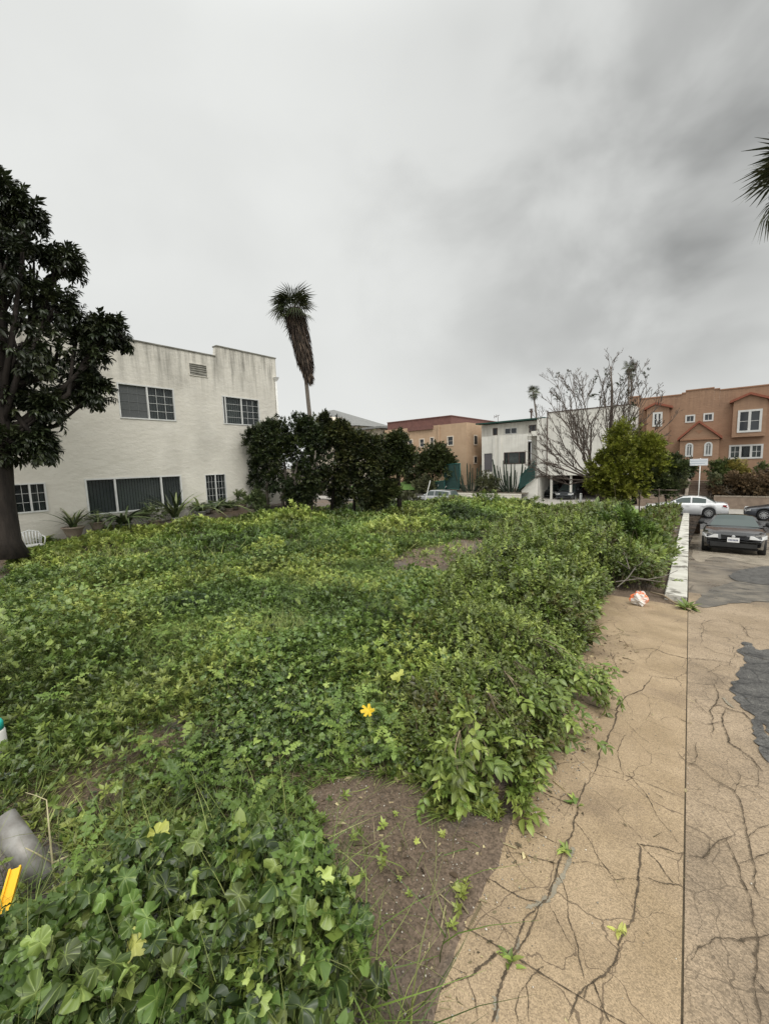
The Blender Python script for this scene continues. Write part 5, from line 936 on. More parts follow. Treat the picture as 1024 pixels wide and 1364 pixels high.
# gabled porch with two arched windows
YP = FY-1.6; px0, px1 = XZ(905, 600, YP)[0], XZ(957, 600, YP)[0]; pz = XZ(930, 584, YP)[1]; pa = XZ(931, 563, YP); pg = -1.3
def archpoly(px, x0p, x1p, yb, yt, Y): 
    a, z0 = XZ(x0p, yb, Y); b, _ = XZ(x1p, yb, Y); zt = XZ((x0p+x1p)/2, yt, Y)[1]; r = (b-a)/2; c = (a+b)/2; zs = zt-r; return a, b, z0, zs, c, r
m_ = MB(); aw = [archpoly(0, 912, 922.5, 608.5, 590, YP), archpoly(0, 937, 948, 607.5, 588.5, YP)]
wall(m_, 'Y', [(px0, px1, pz)], pg, YP, YP+.2, [(a, b, z0, zs+r) for a, b, z0, zs, c, r in aw])
for a, b, z0, zs, c, r in aw:      # arch spandrels
    for s_ in (-1, 1):
        pts = [(c+s_*r, YP, zs+r)]+[(c+s_*r*math.cos(t), YP, zs+r*math.sin(t)) for t in np.linspace(PI/2, 0, 7)]; m_.prism(pts, (0, .2, 0), 0)
m_.box(px0, px0+.2, YP+.2, FY, pg, pz); m_.box(px1-.2, px1, YP+.2, FY, pg, pz); m_.prism([(px0, YP+.002, pz), (px1, YP+.002, pz), (pa[0], YP+.002, pa[1])], (0, 1.59, 0), 0); po = m_.build('porch', M['brown'], br)
r_ = MB()
for ux in (px0-.2, px1+.2): r_.prism([(ux, YP-.2, pz-.12), (pa[0], YP-.2, pa[1]), (pa[0], YP-.2, pa[1]+.2), (ux, YP-.2, pz+.10)], (0, 1.79, 0), 0)
r_.build('gable_roof', M['tile'], po); MB().box(px0+.2, px1-.2, YP+.5, YP+.55, pg, pz-.05).build('interior', M['room'], po)
for a, b, z0, zs, c, r in aw:
    f = MB(); out = [(a, z0), (b, z0)]+[(c+r*math.cos(t), zs+r*math.sin(t)) for t in np.linspace(0, PI, 13)]; inn = [(a+.13, z0+.13), (b-.13, z0+.13)]+[(c+(r-.13)*math.cos(t), zs+(r-.13)*math.sin(t)) for t in np.linspace(0, PI, 13)]; n = len(out)
    V = [(x, YP-.05, z) for x, z in out]+[(x, YP-.05, z) for x, z in inn]+[(x, YP+.06, z) for x, z in out]+[(x, YP+.06, z) for x, z in inn]
    f.add(V, [q for i in range(n) for j in [(i+1) % n] for q in ((i, j, n+j, n+i), (n+i, n+j, 3*n+j, 3*n+i), (i, 2*n+i, 2*n+j, j))]); F = f.build('arched_window', M['trimwhite'], br); MB().prism([(x, YP+.03, z) for x, z in inn], (0, .01, 0), 0).build('pane', M['blinddark'], F); MB().box(c-.03, c+.03, YP-.01, YP+.02, z0+.13, zs+r-.14).box(a+.13, b-.13, YP-.012, YP+.018, zs-.03, zs+.03).build('glazing_bar', M['trimwhite'], F)
dm = MB(); dx, dz = XZ(931, 575, YP); dm.prism([(dx-.3, YP-.02, dz+.12), (dx+.3, YP-.02, dz+.12), (dx, YP-.02, dz-.18)], (0, .018, 0), 0); dm.build('gable_ornament', M['brownT'], po)
MB().box(px0, px1, YP-.15, YP-.01, pz-.12, pz-.02).build('porch_moulding', M['brownT'], po)
# --- sign post in front of the steps
sg = onY(930.5, 652, 40.3); sg[2] = -2.775; so_ = thing('street_sign', 'white rectangular sign on a pale post in front of the entry steps', 'sign', sg); xx, zz = XZ(930.5, 615.5, 40.3)
MB().tube([(sg[0], 40.3, -2.775), (sg[0], 40.3, zz+.3)], .035, 8).build('post', M['white'], so_, True); pn = MB().box(xx-.56, xx+.56, 40.24, 40.26, zz-.26, zz+.26).build('panel', mat('sign_face', (.62, .64, .66), (.68, .70, .72), 3, .5), so_)
ln = MB(); ln.box(xx-.50, xx+.50, 40.236, 40.239, zz+.06, zz+.10).box(xx-.50, xx+.38, 40.236, 40.239, zz-.12, zz-.08); ln.build('sign_border', mat('sign_blue_grey', (.35, .40, .46), (.38, .43, .5), 4, .6), pn)
# --- white building with green trim
M['wstuc'] = stucco('pale_stucco', (.64, .62, .56), (.70, .68, .62), (.36, .34, .30), 6.5, 2.5, .4, .01, 4); M['green'] = mat('green_trim', (.012, .05, .04), (.016, .065, .05), 4, .6); M['gbrown'] = mat('brown_frame', (.08, .055, .045), (.10, .07, .06), 4, .7)
wb = thing('balcony_building', 'boxy white apartment building with thin green roof edge and open carport', 'building', (-16, 45, -1.7)); YA, YB = 44.5, 47.5
xa, xb = XZ(641.5, 600, YA)[0], XZ(702, 600, YA)[0]; xc0, xc1 = XZ(715, 600, YA)[0], XZ(842, 590, YA)[0]; zbal = XZ(670, 579.8, YA)[1]
dr = hl(644.5, 604, 655.5, 628.5, YA); wi = hl(671, 602, 700, 618, YA); dr = (dr[0], dr[1], dr[2], dr[3])
m_ = MB(); wall(m_, 'Y', [(xa, xb, zbal)], -1.9, YA, YA+.25, [dr, wi]); m_.box(xa, xa+.25, YA+.25, YB, -1.9, zbal-.001); zgr = XZ(700, 559.5, YB)[1]
zca = XZ(760, 633, YA)[1]; zct = XZ(745, 548.5, YA)[1]; xk = XZ(729, 600, YA)[0]
wall(m_, 'Y', [(xc0, xk, zgr-.25), (xk, xc1, zct)], zca, YA-.004, YA+.25); m_.box(xb, xc0+.2, YA+1.2, YA+1.4, -1.9, zbal+.3); m_.box(xb, xc0-.002, YA, YA+1.2, zbal-.3, zbal-.1)
uw = [hl(656.3, 570, 662.5, 579.5, YB), hl(672, 569.8, 688.5, 578, YB), hl(704.5, 566, 714, 576, YB)]; xg0 = XZ(641, 562, YB)[0]
wall(m_, 'Y', [(xg0, XZ(735, 570, YB)[0], zgr-.15)], zbal-.6, YB, YB+.25, uw); m_.box(xc1-.3, xc1, YA+.25, YA+12, -2.9, zct-.004); m_.box(xk, xk+.25, YA+.25, YA+12, zca, zct-.004); m_.box(xc0, xc0+.25, YA+.25, YA+8, -2.9, zca-.002); m_.box(xg0, xg0+.25, YB+.25, YB+10, -1.9, zgr-.15)
for pxa in (658.5, 666): x = XZ(pxa, 600, YA)[0]; m_.box(x-.15, x+.15, YA-.12, YA-.002, -1.9, zbal-.05)
for pxa in (734, 760): x = XZ(pxa, 640, YA+.3)[0]; m_.box(x-.1, x+.1, YA+.3, YA+.5, -2.9, zca-.001)
m_.build('wall', M['wstuc'], wb)
gm = MB().box(xg0-.3, XZ(729, 570, YB)[0]-.01, YB-1.0, YB+.3, zgr-.08, zgr+.06); gm.build('roof_edge', M['green'], wb); MB().box(xg0, xk, YB+.3, YB+10, zgr-.1, zgr-.02).box(xk+.25, xc1-.3, YA+.25, YA+12, zct-.4, zct-.3).box(xa+.25, xb, YA+.25, YB, zbal-.9, zbal-.8).build('roof', M['walkgrey'], wb)
MB().box(xc0+.25, xc1-.3, YA+7, YA+7.2, -2.95, zca-.01).box(xc0+.25, xc1-.3, YA+.25, YA+7, zca+.002, zca+.1).build('carport_ceiling', M['gbrown'], wb)
MB().box(xa+.25, xb, YA+1.0, YA+1.1, -1.8, zbal-.95).box(xg0+.25, xk, YB+.9, YB+1, zbal, zgr-.2).build('interior', M['room'], wb)
MB().box(xk-.06, xk, YA-.12, YA-.006, zca, zct+.25).build('corner_pipe', M['gbrown'], wb); MB().box(xk, xc1, YA-.06, YA+.3, zct+.002, zct+.09).build('parapet_cap', M['gbrown'], wb)
window(wb, 'Y', YA, -1, *wi, [(0, .2, 1, 1, 'x'), (.2, .72, 1, 1, 'blind'), (.72, 1, 1, 1, 'x')], .07, frame=M['gbrown'], glass=M['glass']); window(wb, 'Y', YB, -1, *uw[0], [(0, 1, 1, 1, 'x')], .08, frame=M['gbrown']); window(wb, 'Y', YB, -1, *uw[1], [(0, .5, 1, 1, 'x'), (.5, 1, 1, 1, 'x')], .07); window(wb, 'Y', YB, -1, *uw[2], [(0, .5, 1, 1, 'x'), (.5, 1, 1, 1, 'x')], .06, frame=M['gbrown'])
MB().box(dr[0], dr[1], YA+.06, YA+.11, dr[2], dr[3]).build('door', mat('grey_security_door', (.09, .085, .09), (.14, .13, .135), 20, .6), wb)
# outside stair with solid stepped wall and teal shade cloth
sx0, sx1 = XZ(695, 650, 42.5)[0], XZ(714, 650, 42.5)[0]
sw = thing('stair_wall', 'pale stepped stair wall beside the carport below the teal screen', 'wall', (sx0, 42.5, -2.8)); MB().prism([(sx0, 42.4, -2.8), (sx1+.1, 42.4, -2.8), (sx1+.1, 42.4, XZ(712, 637, 42.4)[1]), (sx1-.5, 42.4, XZ(708, 639, 42.4)[1]), (sx0+.3, 42.4, XZ(699, 649, 42.4)[1]), (sx0, 42.4, XZ(696, 653, 42.4)[1])], (0, .2, 0), 0).build('wall_body', M['wstuc'], sw)
M['teal'] = mat('teal_shade_cloth', (.018, .042, .038), (.025, .06, .052), 5, .85); M['tealp'] = mat('teal_rail', (.02, .10, .09), (.03, .12, .10), 5, .6)
def screen(name, label, quad, Y, Y2=None):
    P = [onY(px, py, Y if i in (0, 3) or Y2 is None else Y2) for i, (px, py) in enumerate(quad)]; o = thing(name, label, 'screen', P[0]); d = np.array([.0, .02, 0]); MB().prism(P, d, 0).build('cloth', M['teal'], o)
    f = MB()
    for a, b in zip(P, P[1:]+P[:1]): f.tube([a-d, b-d], .035, 6)
    f.build('frame', M['tealp'], o, True); return o
screen('shade_screen', 'teal mesh screen slanting along the stair rail beside the tall cactus', [(691, 652), (712, 637), (712, 614), (693, 634)], 42.1)
screen('shade_screen', 'tall teal mesh screen between the street tree and the left cactus', [(592, 650), (612, 652), (613, 617), (592, 619)], 42.2); screen('shade_screen', 'low teal mesh fence panel behind the silver wagon', [(570, 655), (592, 655), (592, 640), (572, 643)], 41.9)
hr = thing('stair_handrail', 'two thin pale handrails climbing in front of the teal screen', 'handrail', onY(590, 655, 41.8)); MB().tube([onY(589, 655, 41.8), onY(605, 632, 43)], .03, 6).tube([onY(583, 648, 41.8), onY(592, 622, 43)], .03, 6).build('rail', M['white'], hr, True)
# roof bits
ra = thing('roof_vent_pipe', 'short dark vent pipe on the green-edged roof below the distant palm', 'vent', (XZ(707.5, 557, 48)[0], 48, zgr)); x, z = XZ(707.5, 548, 48); MB().lathe([(.1, zgr-.1), (.1, z-.1), (.2, z-.1), (.2, z+.1), (.02, z+.2)], (x, 48, 0), 10).build('pipe', M['gbrown'], ra); MB().lathe([(.22, 0), (.24, .05), (.02, .12)], (x, 48, z+.22), 10).build('pipe_cap', M['gbrown'], ra)
an = thing('roof_antenna', 'small antenna on the left end of the green-edged roof', 'antenna', (XZ(663, 562, 49)[0], 49, zgr)); x, z = XZ(663, 554, 49); MB().tube([(x, 49, zgr-.1), (x, 49, z)], .03, 5).build('mast', M['gbrown'], an); MB().tube([(x-.5, 49, z-.1), (x+.2, 49, z+.1)], .03, 4).tube([(x-.45, 49, z-.25), (x-.45, 49, z+.15)], .025, 4).tube([(x-.2, 49, z-.2), (x-.2, 49, z+.2)], .025, 4).build('crossbar', M['gbrown'], an)
# --- orange building with maroon parapet
M['orange'] = stucco('orange_stucco', (.45, .315, .205), (.50, .355, .24), (.34, .23, .15), 7, 4.5, .4, .02, 3); M['maroon'] = mat('maroon_parapet', (.15, .075, .065), (.19, .095, .08), 3, .85); M['cream'] = mat('cream_trim', (.60, .52, .42), (.66, .58, .48), 4, .8)
ob = thing('orange_building', 'two-storey orange stucco building under a dark maroon parapet', 'building', (-28, 46, -1.2)); YO = 46.0
ox0, ox1 = XZ(512, 590, YO)[0], XZ(621.5, 590, YO)[0]; zo = XZ(610, 563.5, YO)[1]
ow = [hl(595.5, 580.5, 604.2, 593.8, YO), hl(572.5, 582, 578.3, 595.5, YO), hl(558.5, 584, 565.5, 596, YO), hl(543, 585, 550, 597, YO), hl(596, 608, 605, 620, YO)]
m_ = MB(); wall(m_, 'Y', [(ox0, ox1, zo)], -1.6, YO, YO+.3, ow); m_.box(ox1-.3, ox1, YO+.3, YO+18, -1.6, zo-.004); m_.build('wall', M['orange'], ob); pxm = XZ(600.5, 560, YO+.8)[0]; zpm = XZ(600, 554, YO+.8)[1]
MB().box(ox0, pxm, YO+.8, YO+18, zo-.3, zpm).box(ox0, pxm+.1, YO+.7, YO+18.1, zpm+.002, zpm+.1).build('parapet', M['maroon'], ob); MB().box(ox0, ox1-.3, YO+.3, YO+18, zo-.5, zo-.4).build('roof', M['walkgrey'], ob); MB().box(ox0, ox1-.3, YO+.7, YO+.75, -1.5, zo-.6).build('interior', M['room'], ob)
for h in ow: window(ob, 'Y', YO, -1, *h, [(0, 1, 1, 2, 'x')], .12, frame=M['cream'], proud=.06)
for (a, b) in ((10.0, 1.6), (14.5, 1.3)): pass
ymid = onX(633, 587, ox1)[1]; 
for (pa_, pb_, ya_, yb_) in ((630.5, 635.5, 579, 593), (630.5, 635, 607, 618)):
    y0 = onX(pa_, ya_, ox1)[1]; y1 = onX(pb_, ya_, ox1)[1]; z1_ = onX(pa_, ya_, ox1)[2]; z0_ = onX(pa_, yb_, ox1)[2]; f = MB().box(ox1+.002, ox1+.06, y0, y1, z0_, z1_).build('window', M['cream'], ob); MB().box(ox1+.062, ox1+.07, y0+.14, y1-.14, z0_+.14, z1_-.14).build('pane', M['fglass'], f)
bnd = hl(544, 568.5, 577, 573, YO); MB().box(bnd[0], bnd[1], YO-.25, YO-.002, bnd[2], bnd[3]).build('tile_band', M['maroon'], ob); x, _ = XZ(585, 600, YO); MB().box(x-.12, x+.12, YO-.15, YO-.002, -1.5, zo).build('pilaster', M['orange'], ob)
ax0, ax1 = XZ(531, 620, YO-1)[0], XZ(556, 620, YO-1)[0]; zc = XZ(545, 612, YO-1)[1]; am = MB(); cx_ = (ax0+ax1)/2; rr = .8; zz = zc-1.2
wall(am, 'Y', [(ax0, ax1, zc)], -1.5, YO-1.2, YO-1, [(cx_-rr, cx_+rr, -1.3, zz+rr)]); 
for s_ in (-1, 1): am.prism([(cx_+s_*rr, YO-1.2, zz+rr)]+[(cx_+s_*rr*math.cos(t), YO-1.2, zz+rr*math.sin(t)) for t in np.linspace(PI/2, 0, 7)], (0, .2, 0), 0)
am.prism([(ax0, YO-1.199, zc), (ax1, YO-1.199, zc), (cx_, YO-1.199, zc+.9)], (0, 1.19, 0), 0); am.box(ax0, ax0+.2, YO-1, YO-.003, -1.5, zc-.002).box(ax1-.2, ax1, YO-1, YO-.003, -1.5, zc-.002); ao = am.build('porch', mat('pink_porch', (.50, .30, .22), (.56, .35, .26), 3, .85), ob)
r_ = MB()
for ux in (ax0-.2, ax1+.2): r_.prism([(ux, YO-1.4, zc-.1), (cx_, YO-1.4, zc+.9), (cx_, YO-1.4, zc+1.05), (ux, YO-1.4, zc+.08)], (0, 1.39, 0), 0)
r_.build('gable_roof', M['tile'], ao)
# --- houses further back at the left
M['beige'] = mat('beige_stucco', (.46, .40, .31), (.52, .46, .37), 2, .85); M['greyroof'] = mat('grey_shingle_roof', (.17, .17, .165), (.23, .23, .22), 2, .9, bump=.02, bscale=6)
hb = thing('hip_roof_house', 'house with a grey shingled hip roof rising behind the dark shrubs', 'house', (-58, 55, -1)); YH = 54.0; e0, e1 = XZ(402, 566, YH)[0], XZ(474, 566, YH)[0]; ze = XZ(450, 569, YH)[1]; zr = XZ(439, 545, YH)[1]+.6; 
MB().box(e0+.8, e1-.8, YH+.8, YH+11, -1.5, ze).build('wall', M['beige'], hb); q0 = XZ(424, 549, YH+5)[0]; q1 = XZ(440, 549, YH+5)[0]; MB().add([(e0, YH, ze+.003), (e1, YH, ze+.003), (e1, YH+12, ze+.003), (e0, YH+12, ze+.003), (q0, YH+6, zr+.3), (q1, YH+6, zr+.3)], [(0, 1, 5, 4), (1, 2, 5), (2, 3, 4, 5), (3, 0, 4), (3, 2, 1, 0)]).build('roof', M['greyroof'], hb)
g0 = XZ(437, 558, YH-1); MB().prism([(g0[0]-2.2, YH-.6, ze), (g0[0]+2.2, YH-.6, ze), (g0[0], YH-.6, ze+2.0)], (0, 4, 0), 0).build('gable', M['cream'], hb)
eb = thing('flat_eaves_building', 'beige building with wide flat eaves between the hip roof house and orange building', 'building', (-50, 55, -1)); YE = 52.0; e0, e1 = XZ(455, 575, YE)[0], XZ(507, 575, YE)[0]; ze = XZ(480, 572.5, YE)[1]
m_ = MB(); hw = [hl(476, 578, 483, 592, YE+1), hl(492, 579, 498, 592, YE+1)]; wall(m_, 'Y', [(e0+.8, e1-.8, ze)], -1.5, YE+1, YE+1.3, hw); m_.box(e1-1.1, e1-.8, YE+1.3, YE+12, -1.5, ze-.002); m_.build('wall', M['beige'], eb); MB().box(e0, e1, YE, YE+12.5, ze+.002, ze+.3).build('roof', M['greyroof'], eb); MB().box(e0+.8, e1-1.1, YE+2, YE+2.1, -1.5, ze-.01).build('interior', M['room'], eb)
for h in hw: window(eb, 'Y', YE+1, -1, *h, [(0, 1, 1, 2, 'x')], .1)
lb = thing('low_roof_block', 'pale rooftop block behind the flat eaves just left of the orange building', 'building', (-60, 62, -1)); YL = 60.; a = hl(506, 566.5, 530, 600, YL); MB().box(a[0]-1, a[1]+2, YL, YL+8, -1.5, a[3]-.3).build('wall', M['beige'], lb); MB().box(a[0]-1.2, a[1]+2.2, YL-.2, YL+8.2, a[3]-.298, a[3]-.1).build('roof', M['greyroof'], lb)

# ================================================================== CARS
M['rubber'] = mat('tyre_rubber', (.02, .02, .02), (.03, .03, .03), 5, .8); M['rim'] = mat('alloy_rim', (.5, .5, .5), (.6, .6, .6), 4, .3, metal=.8); M['blackpl'] = mat('black_plastic', (.015, .015, .015), (.025, .025, .025), 5, .6)
M['carglass'] = glassmat('car_glass', (.07, .09, .085), 0, .03); M['lamp'] = glassmat('headlight_lens', (.5, .5, .49), 0, .12); M['redlamp'] = glassmat('tail_light', (.25, .01, .01), 0, .12); M['plate'] = mat('licence_plate', (.62, .62, .62), (.68, .68, .68), 8, .5)
def paint(name, c, rough=.28, metal=0): return mat(name, c, tuple(x*1.12 for x in c), 3, rough, metal=metal, spec=.5, coat=1)
def car(name, label, cat, col, L=4.75, Wd=1.8, H=1.43, kind='sedan', loc=(0, 0, 0), rz=0, pitch=0, group=None, plate=False):
    o = thing(name, label, cat, (0, 0, 0), group); h = L/2; wf, wr = h-.92, -(h-1.05); R = .335; wa = R+.06
    if kind == 'sedan': tx = [h, h-.05, h-.25, h-.9, .92, .4, -1.25, -1.5, -h+.25, -h+.04, -h]; tz = [.50, .66, .74, .86, .95, .96, .99, 1.02, 1.0, .9, .5]; rx = [.98, .55, .15, -.35, -.8, -1.2, -1.75]; rz_ = [.955, 1.19, H-.04, H, H-.02, H-.10, 1.02]
    elif kind == 'suv': tx = [h, h-.06, h-.3, h-.9, .98, .4, -1.25, -1.5, -h+.2, -h+.03, -h]; tz = [.55, .78, .88, .98, 1.02, 1.02, 1.03, 1.03, 1.03, .95, .5]; rx = [1.1, .6, .2, -.6, -1.3, -h+.35, -h+.1]; rz_ = [1.0, 1.32, H-.03, H, H-.02, H-.1, 1.03]
    tx, tz = tx[::-1], tz[::-1]; rx, rz_ = rx[::-1], rz_[::-1]
    xs = np.unique(np.r_[np.linspace(-h, h, 70), wf-wa, wf+wa, wr-wa, wr+wa, tx]); V = []; F = []; W2 = Wd/2
    for x in xs:
        zt = float(np.interp(x, tx, tz)); w = W2*(1-.16*abs(x/h)**5-.03*abs(x/h)**2); zb = .2+.1*max(0, abs(x)/h-.85)/.15
        for c in (wf, wr):
            if abs(x-c) < wa: zb = max(zb, R+math.sqrt(max(0, wa*wa-(x-c)**2)))
        zb = min(zb, zt-.06); m = zb+(zt-zb)*.55; sec = [(0, zb), (w*.80, zb), (w*.975, zb+.015), (w*1.0, m), (w*.985, zt-.10*(zt-zb)-.02), (w*.93, zt-.015), (w*.70, zt+.012), (w*.35, zt+.03), (0, zt+.035)]
        V += [(x, y, z) for y, z in sec]+[(x, -y, z) for y, z in sec[-2:0:-1]]
    k = 16
    for i in range(len(xs)-1):
        for j in range(k): F.append((i*k+j, i*k+(j+1) % k, (i+1)*k+(j+1) % k, (i+1)*k+j))
    F += [tuple(range(k)), tuple((len(xs)-1)*k+j for j in range(k))[::-1]]
    mb = MB(); mb.add(V, F)
    # cabin
    cx = np.unique(np.r_[np.linspace(rx[0], rx[-1], 30), rx]); G = {'body': [], 'w': [], 'r': [], 's': []}; bl_, fr = [], None; secs = []
    for x in cx:
        zr_ = float(np.interp(x, rx, rz_)); zb = float(np.interp(x, tx, tz))-.02; w = W2*(.93 if kind == 'suv' else .90)*(1-.05*abs(x)/h); hh = max(.01, zr_-zb); top = W2*(.72 if kind == 'suv' else .66); f = min(1, hh/(H-.98)); yt = w-(w-top)*f
        secs.append([(x, w, zb), (x, w*.985-(w-yt)*.07, zb+hh*.1), (x, yt+.02, zb+hh*.86), (x, yt-.07*1, zb+hh*.97), (x, yt*.5, zb+hh+.012), (x, 0, zb+hh+.018)])
    xw = rx[-1], [a for a, b in zip(rx, rz_) if b >= H-.05][-1]; xr_ = rx[0], [a for a, b in zip(rx, rz_) if b >= (H-.11)][0]
    sgl = (rx[0]+(.55 if kind == 'sedan' else .35), rx[-1]-.5)
    def quad(dst, a, b, sgn, off=0):
        P = [secs[a[0]][a[1]], secs[b[0]][a[1]], secs[b[0]][b[1]], secs[a[0]][b[1]]]; P = [(x, y*sgn, z) for x, y, z in P]; dst.append(P)
    for i in range(len(cx)-1):
        xm = (cx[i]+cx[i+1])/2
        for j in range(5):
            for sgn in (1, -1):
                t = 'body'
                if j == 1 and sgl[0] < xm < sgl[1] and not (-.42 < xm < -.32) and not (kind == 'suv' and abs(xm+1.28) < .06): t = 's'
                if j >= 3 and xm > xw[1]+.02 and xm < xw[0]-.04: t = 'w'
                if j >= 3 and xm < xr_[1]-.02 and xm > xr_[0]+.05: t = 'r'
                quad(G[t], (i, j), (i+1, j+1), sgn)
    def fromq(Q, off):
        m2 = MB()
        for P in Q:
            P = [np.array(p) for p in P]; n = np.cross(P[1]-P[0], P[2]-P[0]); l = np.linalg.norm(n)
            if l < 1e-9: continue
            n = n/l; c = sum(P)/4-np.array([-.3, 0, .9]); n = n if n@c > 0 else -n; m2.add([p+n*off for p in P], [(0, 1, 2, 3)])
        return m2
    cb = fromq(G['body'], 0); mb.add(cb.v, cb.f); inner = fromq(G['w']+G['r']+G['s'], -.012); 
    body = mb.build('body', col, o, True, False)
    inner.build('cabin_lining', M['blackpl'], o, True, False)
    for key, nm in (('w', 'windshield'), ('r', 'rear_window')): fromq(G[key], .004).build(nm, M['carglass'], o, True, False)
    for sgn in (1, -1): fromq([q for q in G['s'] if (q[0][1]+q[2][1])*sgn > 0], .004).build('side_window', M['carglass'], o, True, False)
    MB().box(wf-wa+.01, wf+wa-.01, -W2*.78, W2*.78, .25, .72).box(wr-wa+.01, wr+wa-.01, -W2*.78, W2*.78, .25, .8).box(-h+.3, h-.3, -W2*.75, W2*.75, .17, .3).build('underbody', M['blackpl'], o, False, False)
    for c in (wf, wr):
        for sgn in (1, -1):
            y0 = sgn*(W2-.01); wl = bpy.data.objects.new('wheel', None); C.objects.link(wl); wl.parent = o; wl.location = (c, y0, R)
            MB().lathe([(.02, -.11*sgn), (R*.6, -.10*sgn), (R*.66, -.0*sgn), (R*.93, .0), (R, -.04*sgn), (R, -.19*sgn), (R*.9, -.22*sgn), (R*.5, -.22*sgn)], (0, 0, 0), 28, 'Y').build('tyre', M['rubber'], wl, True, False)
            rm = MB().lathe([(R*.68, .004*sgn), (R*.64, .006*sgn), (R*.62, -.03*sgn), (R*.6, -.06*sgn)], (0, 0, 0), 28, 'Y', False).lathe([(.02, .0), (.06, -.005*sgn), (.065, -.04*sgn)], (0, 0, 0), 14, 'Y')
            for s_ in range(10):
                q = 2*PI*s_/10; d = np.array([math.cos(q), 0, math.sin(q)]); e = np.array([-math.sin(q), 0, math.cos(q)]); p = [d*.05-e*.026, d*.05+e*.026, d*R*.64+e*.022, d*R*.64-e*.022]; rm.prism([tuple(v+np.array([0, -.012*sgn, 0])) for v in p], (0, -.03*sgn, 0), 0)
            rm.build('rim', M['rim'], wl, False, False)
    zf = float(np.interp(h-.12, tx, tz))
    for sgn in (1, -1):
        hlm = MB(); z1 = zf-.01; P = [(h-.022, sgn*.40, z1-.12), (h-.05, sgn*(W2*.80), z1-.13), (h-.26, sgn*(W2*.95), z1-.08), (h-.28, sgn*(W2*.95), z1+.05), (h-.10, sgn*(W2*.82), z1+.055), (h-.05, sgn*.42, z1+.0)]
        hlm.prism(P, (.028, sgn*.02, 0), 0); hlm.build('headlight', M['lamp'], o, False, False)
        zt = 1.0 if kind == 'suv' else .9; MB().prism([(-h+.02, sgn*.48, zt-.14), (-h+.11, sgn*(W2*.86), zt-.15), (-h+.34, sgn*(W2*.935), zt-.08), (-h+.3, sgn*(W2*.925), zt+.02), (-h+.10, sgn*(W2*.85), zt+.02), (-h+.04, sgn*.5, zt-.01)], (-.03, sgn*.02, 0), 0).build('tail_light', M['redlamp'], o, False, False)
        mm = MB().lathe([(.03, -.1), (.085, -.07), (.095, 0), (.06, .06), (.02, .07)], (rx[-1]-.42, sgn*(W2*1.0+.08), tz[5]+.10), 10, 'Y'); mm.tube([(rx[-1]-.4, sgn*W2*.9, tz[5]+.03), (rx[-1]-.42, sgn*(W2+.03), tz[5]+.08)], .025, 6); mm.build('side_mirror', M['blackpl'] if plate else col, o, True, False)
        for xd in (-.2, -1.05): MB().box(xd-.1, xd+.1, sgn*(W2*.985), sgn*(W2*1.0+.018), .8, .83).build('door_handle', col, o, False, False)
    g = MB()
    for i in range(4): g.box(h-.07, h-.035+.003*i, -.33, .33, zf-.13+i*.03, zf-.118+i*.03)
    g.box(h-.08, h-.045, -.34, .34, zf-.14, zf-.005); g.build('grille', M['blackpl'], o, False, False)
    MB().box(h-.1, h+.01, -.62, .62, .26, .40).build('air_intake', M['blackpl'], o, False, False); MB().tube([(h+.012, -.86*W2+.1, .47), (h+.015, 0, .47), (h+.012, .86*W2-.1, .47)], .012, 6).build('bumper_strip', M['blackpl'], o, True, False)
    if plate:
        p = MB().box(h+.012, h+.03, -.16, .16, .43, .59).build('licence_plate', M['plate'], o, False, False); t = MB()
        for i in range(7): t.box(h+.0305, h+.032, -.125+i*.037, -.102+i*.037, .475, .535)
        t.build('plate_characters', mat('plate_dark_blue', (.04, .05, .12), (.06, .07, .15), 4, .6), p, False, False); MB().lathe([(.0, .0), (.045, .0), (.05, .012), (.0, .016)], (h-.03, 0, zf-.06), 16, 'X').build('badge', M['rim'], o, False, False)
    MB().box(-h-.02, -h+.01, -.26, .26, .62, .76).build('rear_plate', M['plate'], o, False, False)
    o.location = loc; o.rotation_euler = (0, pitch, rz); return o
yc_ = 18.2+2.3; xf = onY(975, 740, 18.2)[0]
car('black_sedan', 'black sedan parked nose-on in the driveway beyond the white kerb wall', 'car', paint('black_paint', (.008, .008, .009), .25), 4.7, 1.78, 1.40, 'sedan', (xf+.07, yc_, float(drive_z(yc_))-.005), -PI/2-.03, -.118, plate=True)
car('white_sedan', 'white sedan parked across the street with its front hidden by bushes', 'car', paint('white_car_paint', (.66, .66, .66), .22), 4.86, 1.83, 1.45, 'sedan', (-1.5, 36.55, -2.885), PI)
car('dark_hatchback', 'dark grey-blue car at the right edge of the far kerb', 'car', paint('slate_car_paint', (.05, .055, .065), .25), 4.5, 1.78, 1.45, 'sedan', (1.75+2.25, 36.5, -2.885), PI)
car('silver_wagon', 'silver grey wagon parked at the far kerb behind the leaning white pole', 'car', paint('silver_car_paint', (.33, .335, .33), .3, .3), 4.9, 1.85, 1.62, 'suv', ((XZ(545, 662, 36)[0]+XZ(610, 660, 36)[0])/2, 36.5, -2.885), PI)
car('white_sedan', 'white car parked at the near kerb, only its roof showing over the weeds', 'car', paint('white_car_paint_near', (.6, .61, .61), .25), 4.6, 1.8, 1.44, 'sedan', (XZ(648, 665, 30.6)[0], 30.6, -2.885), PI)
car('grey_suv', 'dark grey vehicle with its front showing inside the white building carport', 'car', paint('grey_car_paint', (.05, .055, .06), .4), 4.6, 1.85, 1.7, 'suv', (XZ(756, 655, 46)[0], 46.8, -2.9), -PI/2)
car('dark_compact', 'small dark car deep inside the carport left of the grey vehicle', 'car', paint('compact_car_paint', (.03, .035, .04), .4), 4.3, 1.7, 1.5, 'suv', (XZ(736, 655, 48)[0], 48.4, -2.9), -PI/2)
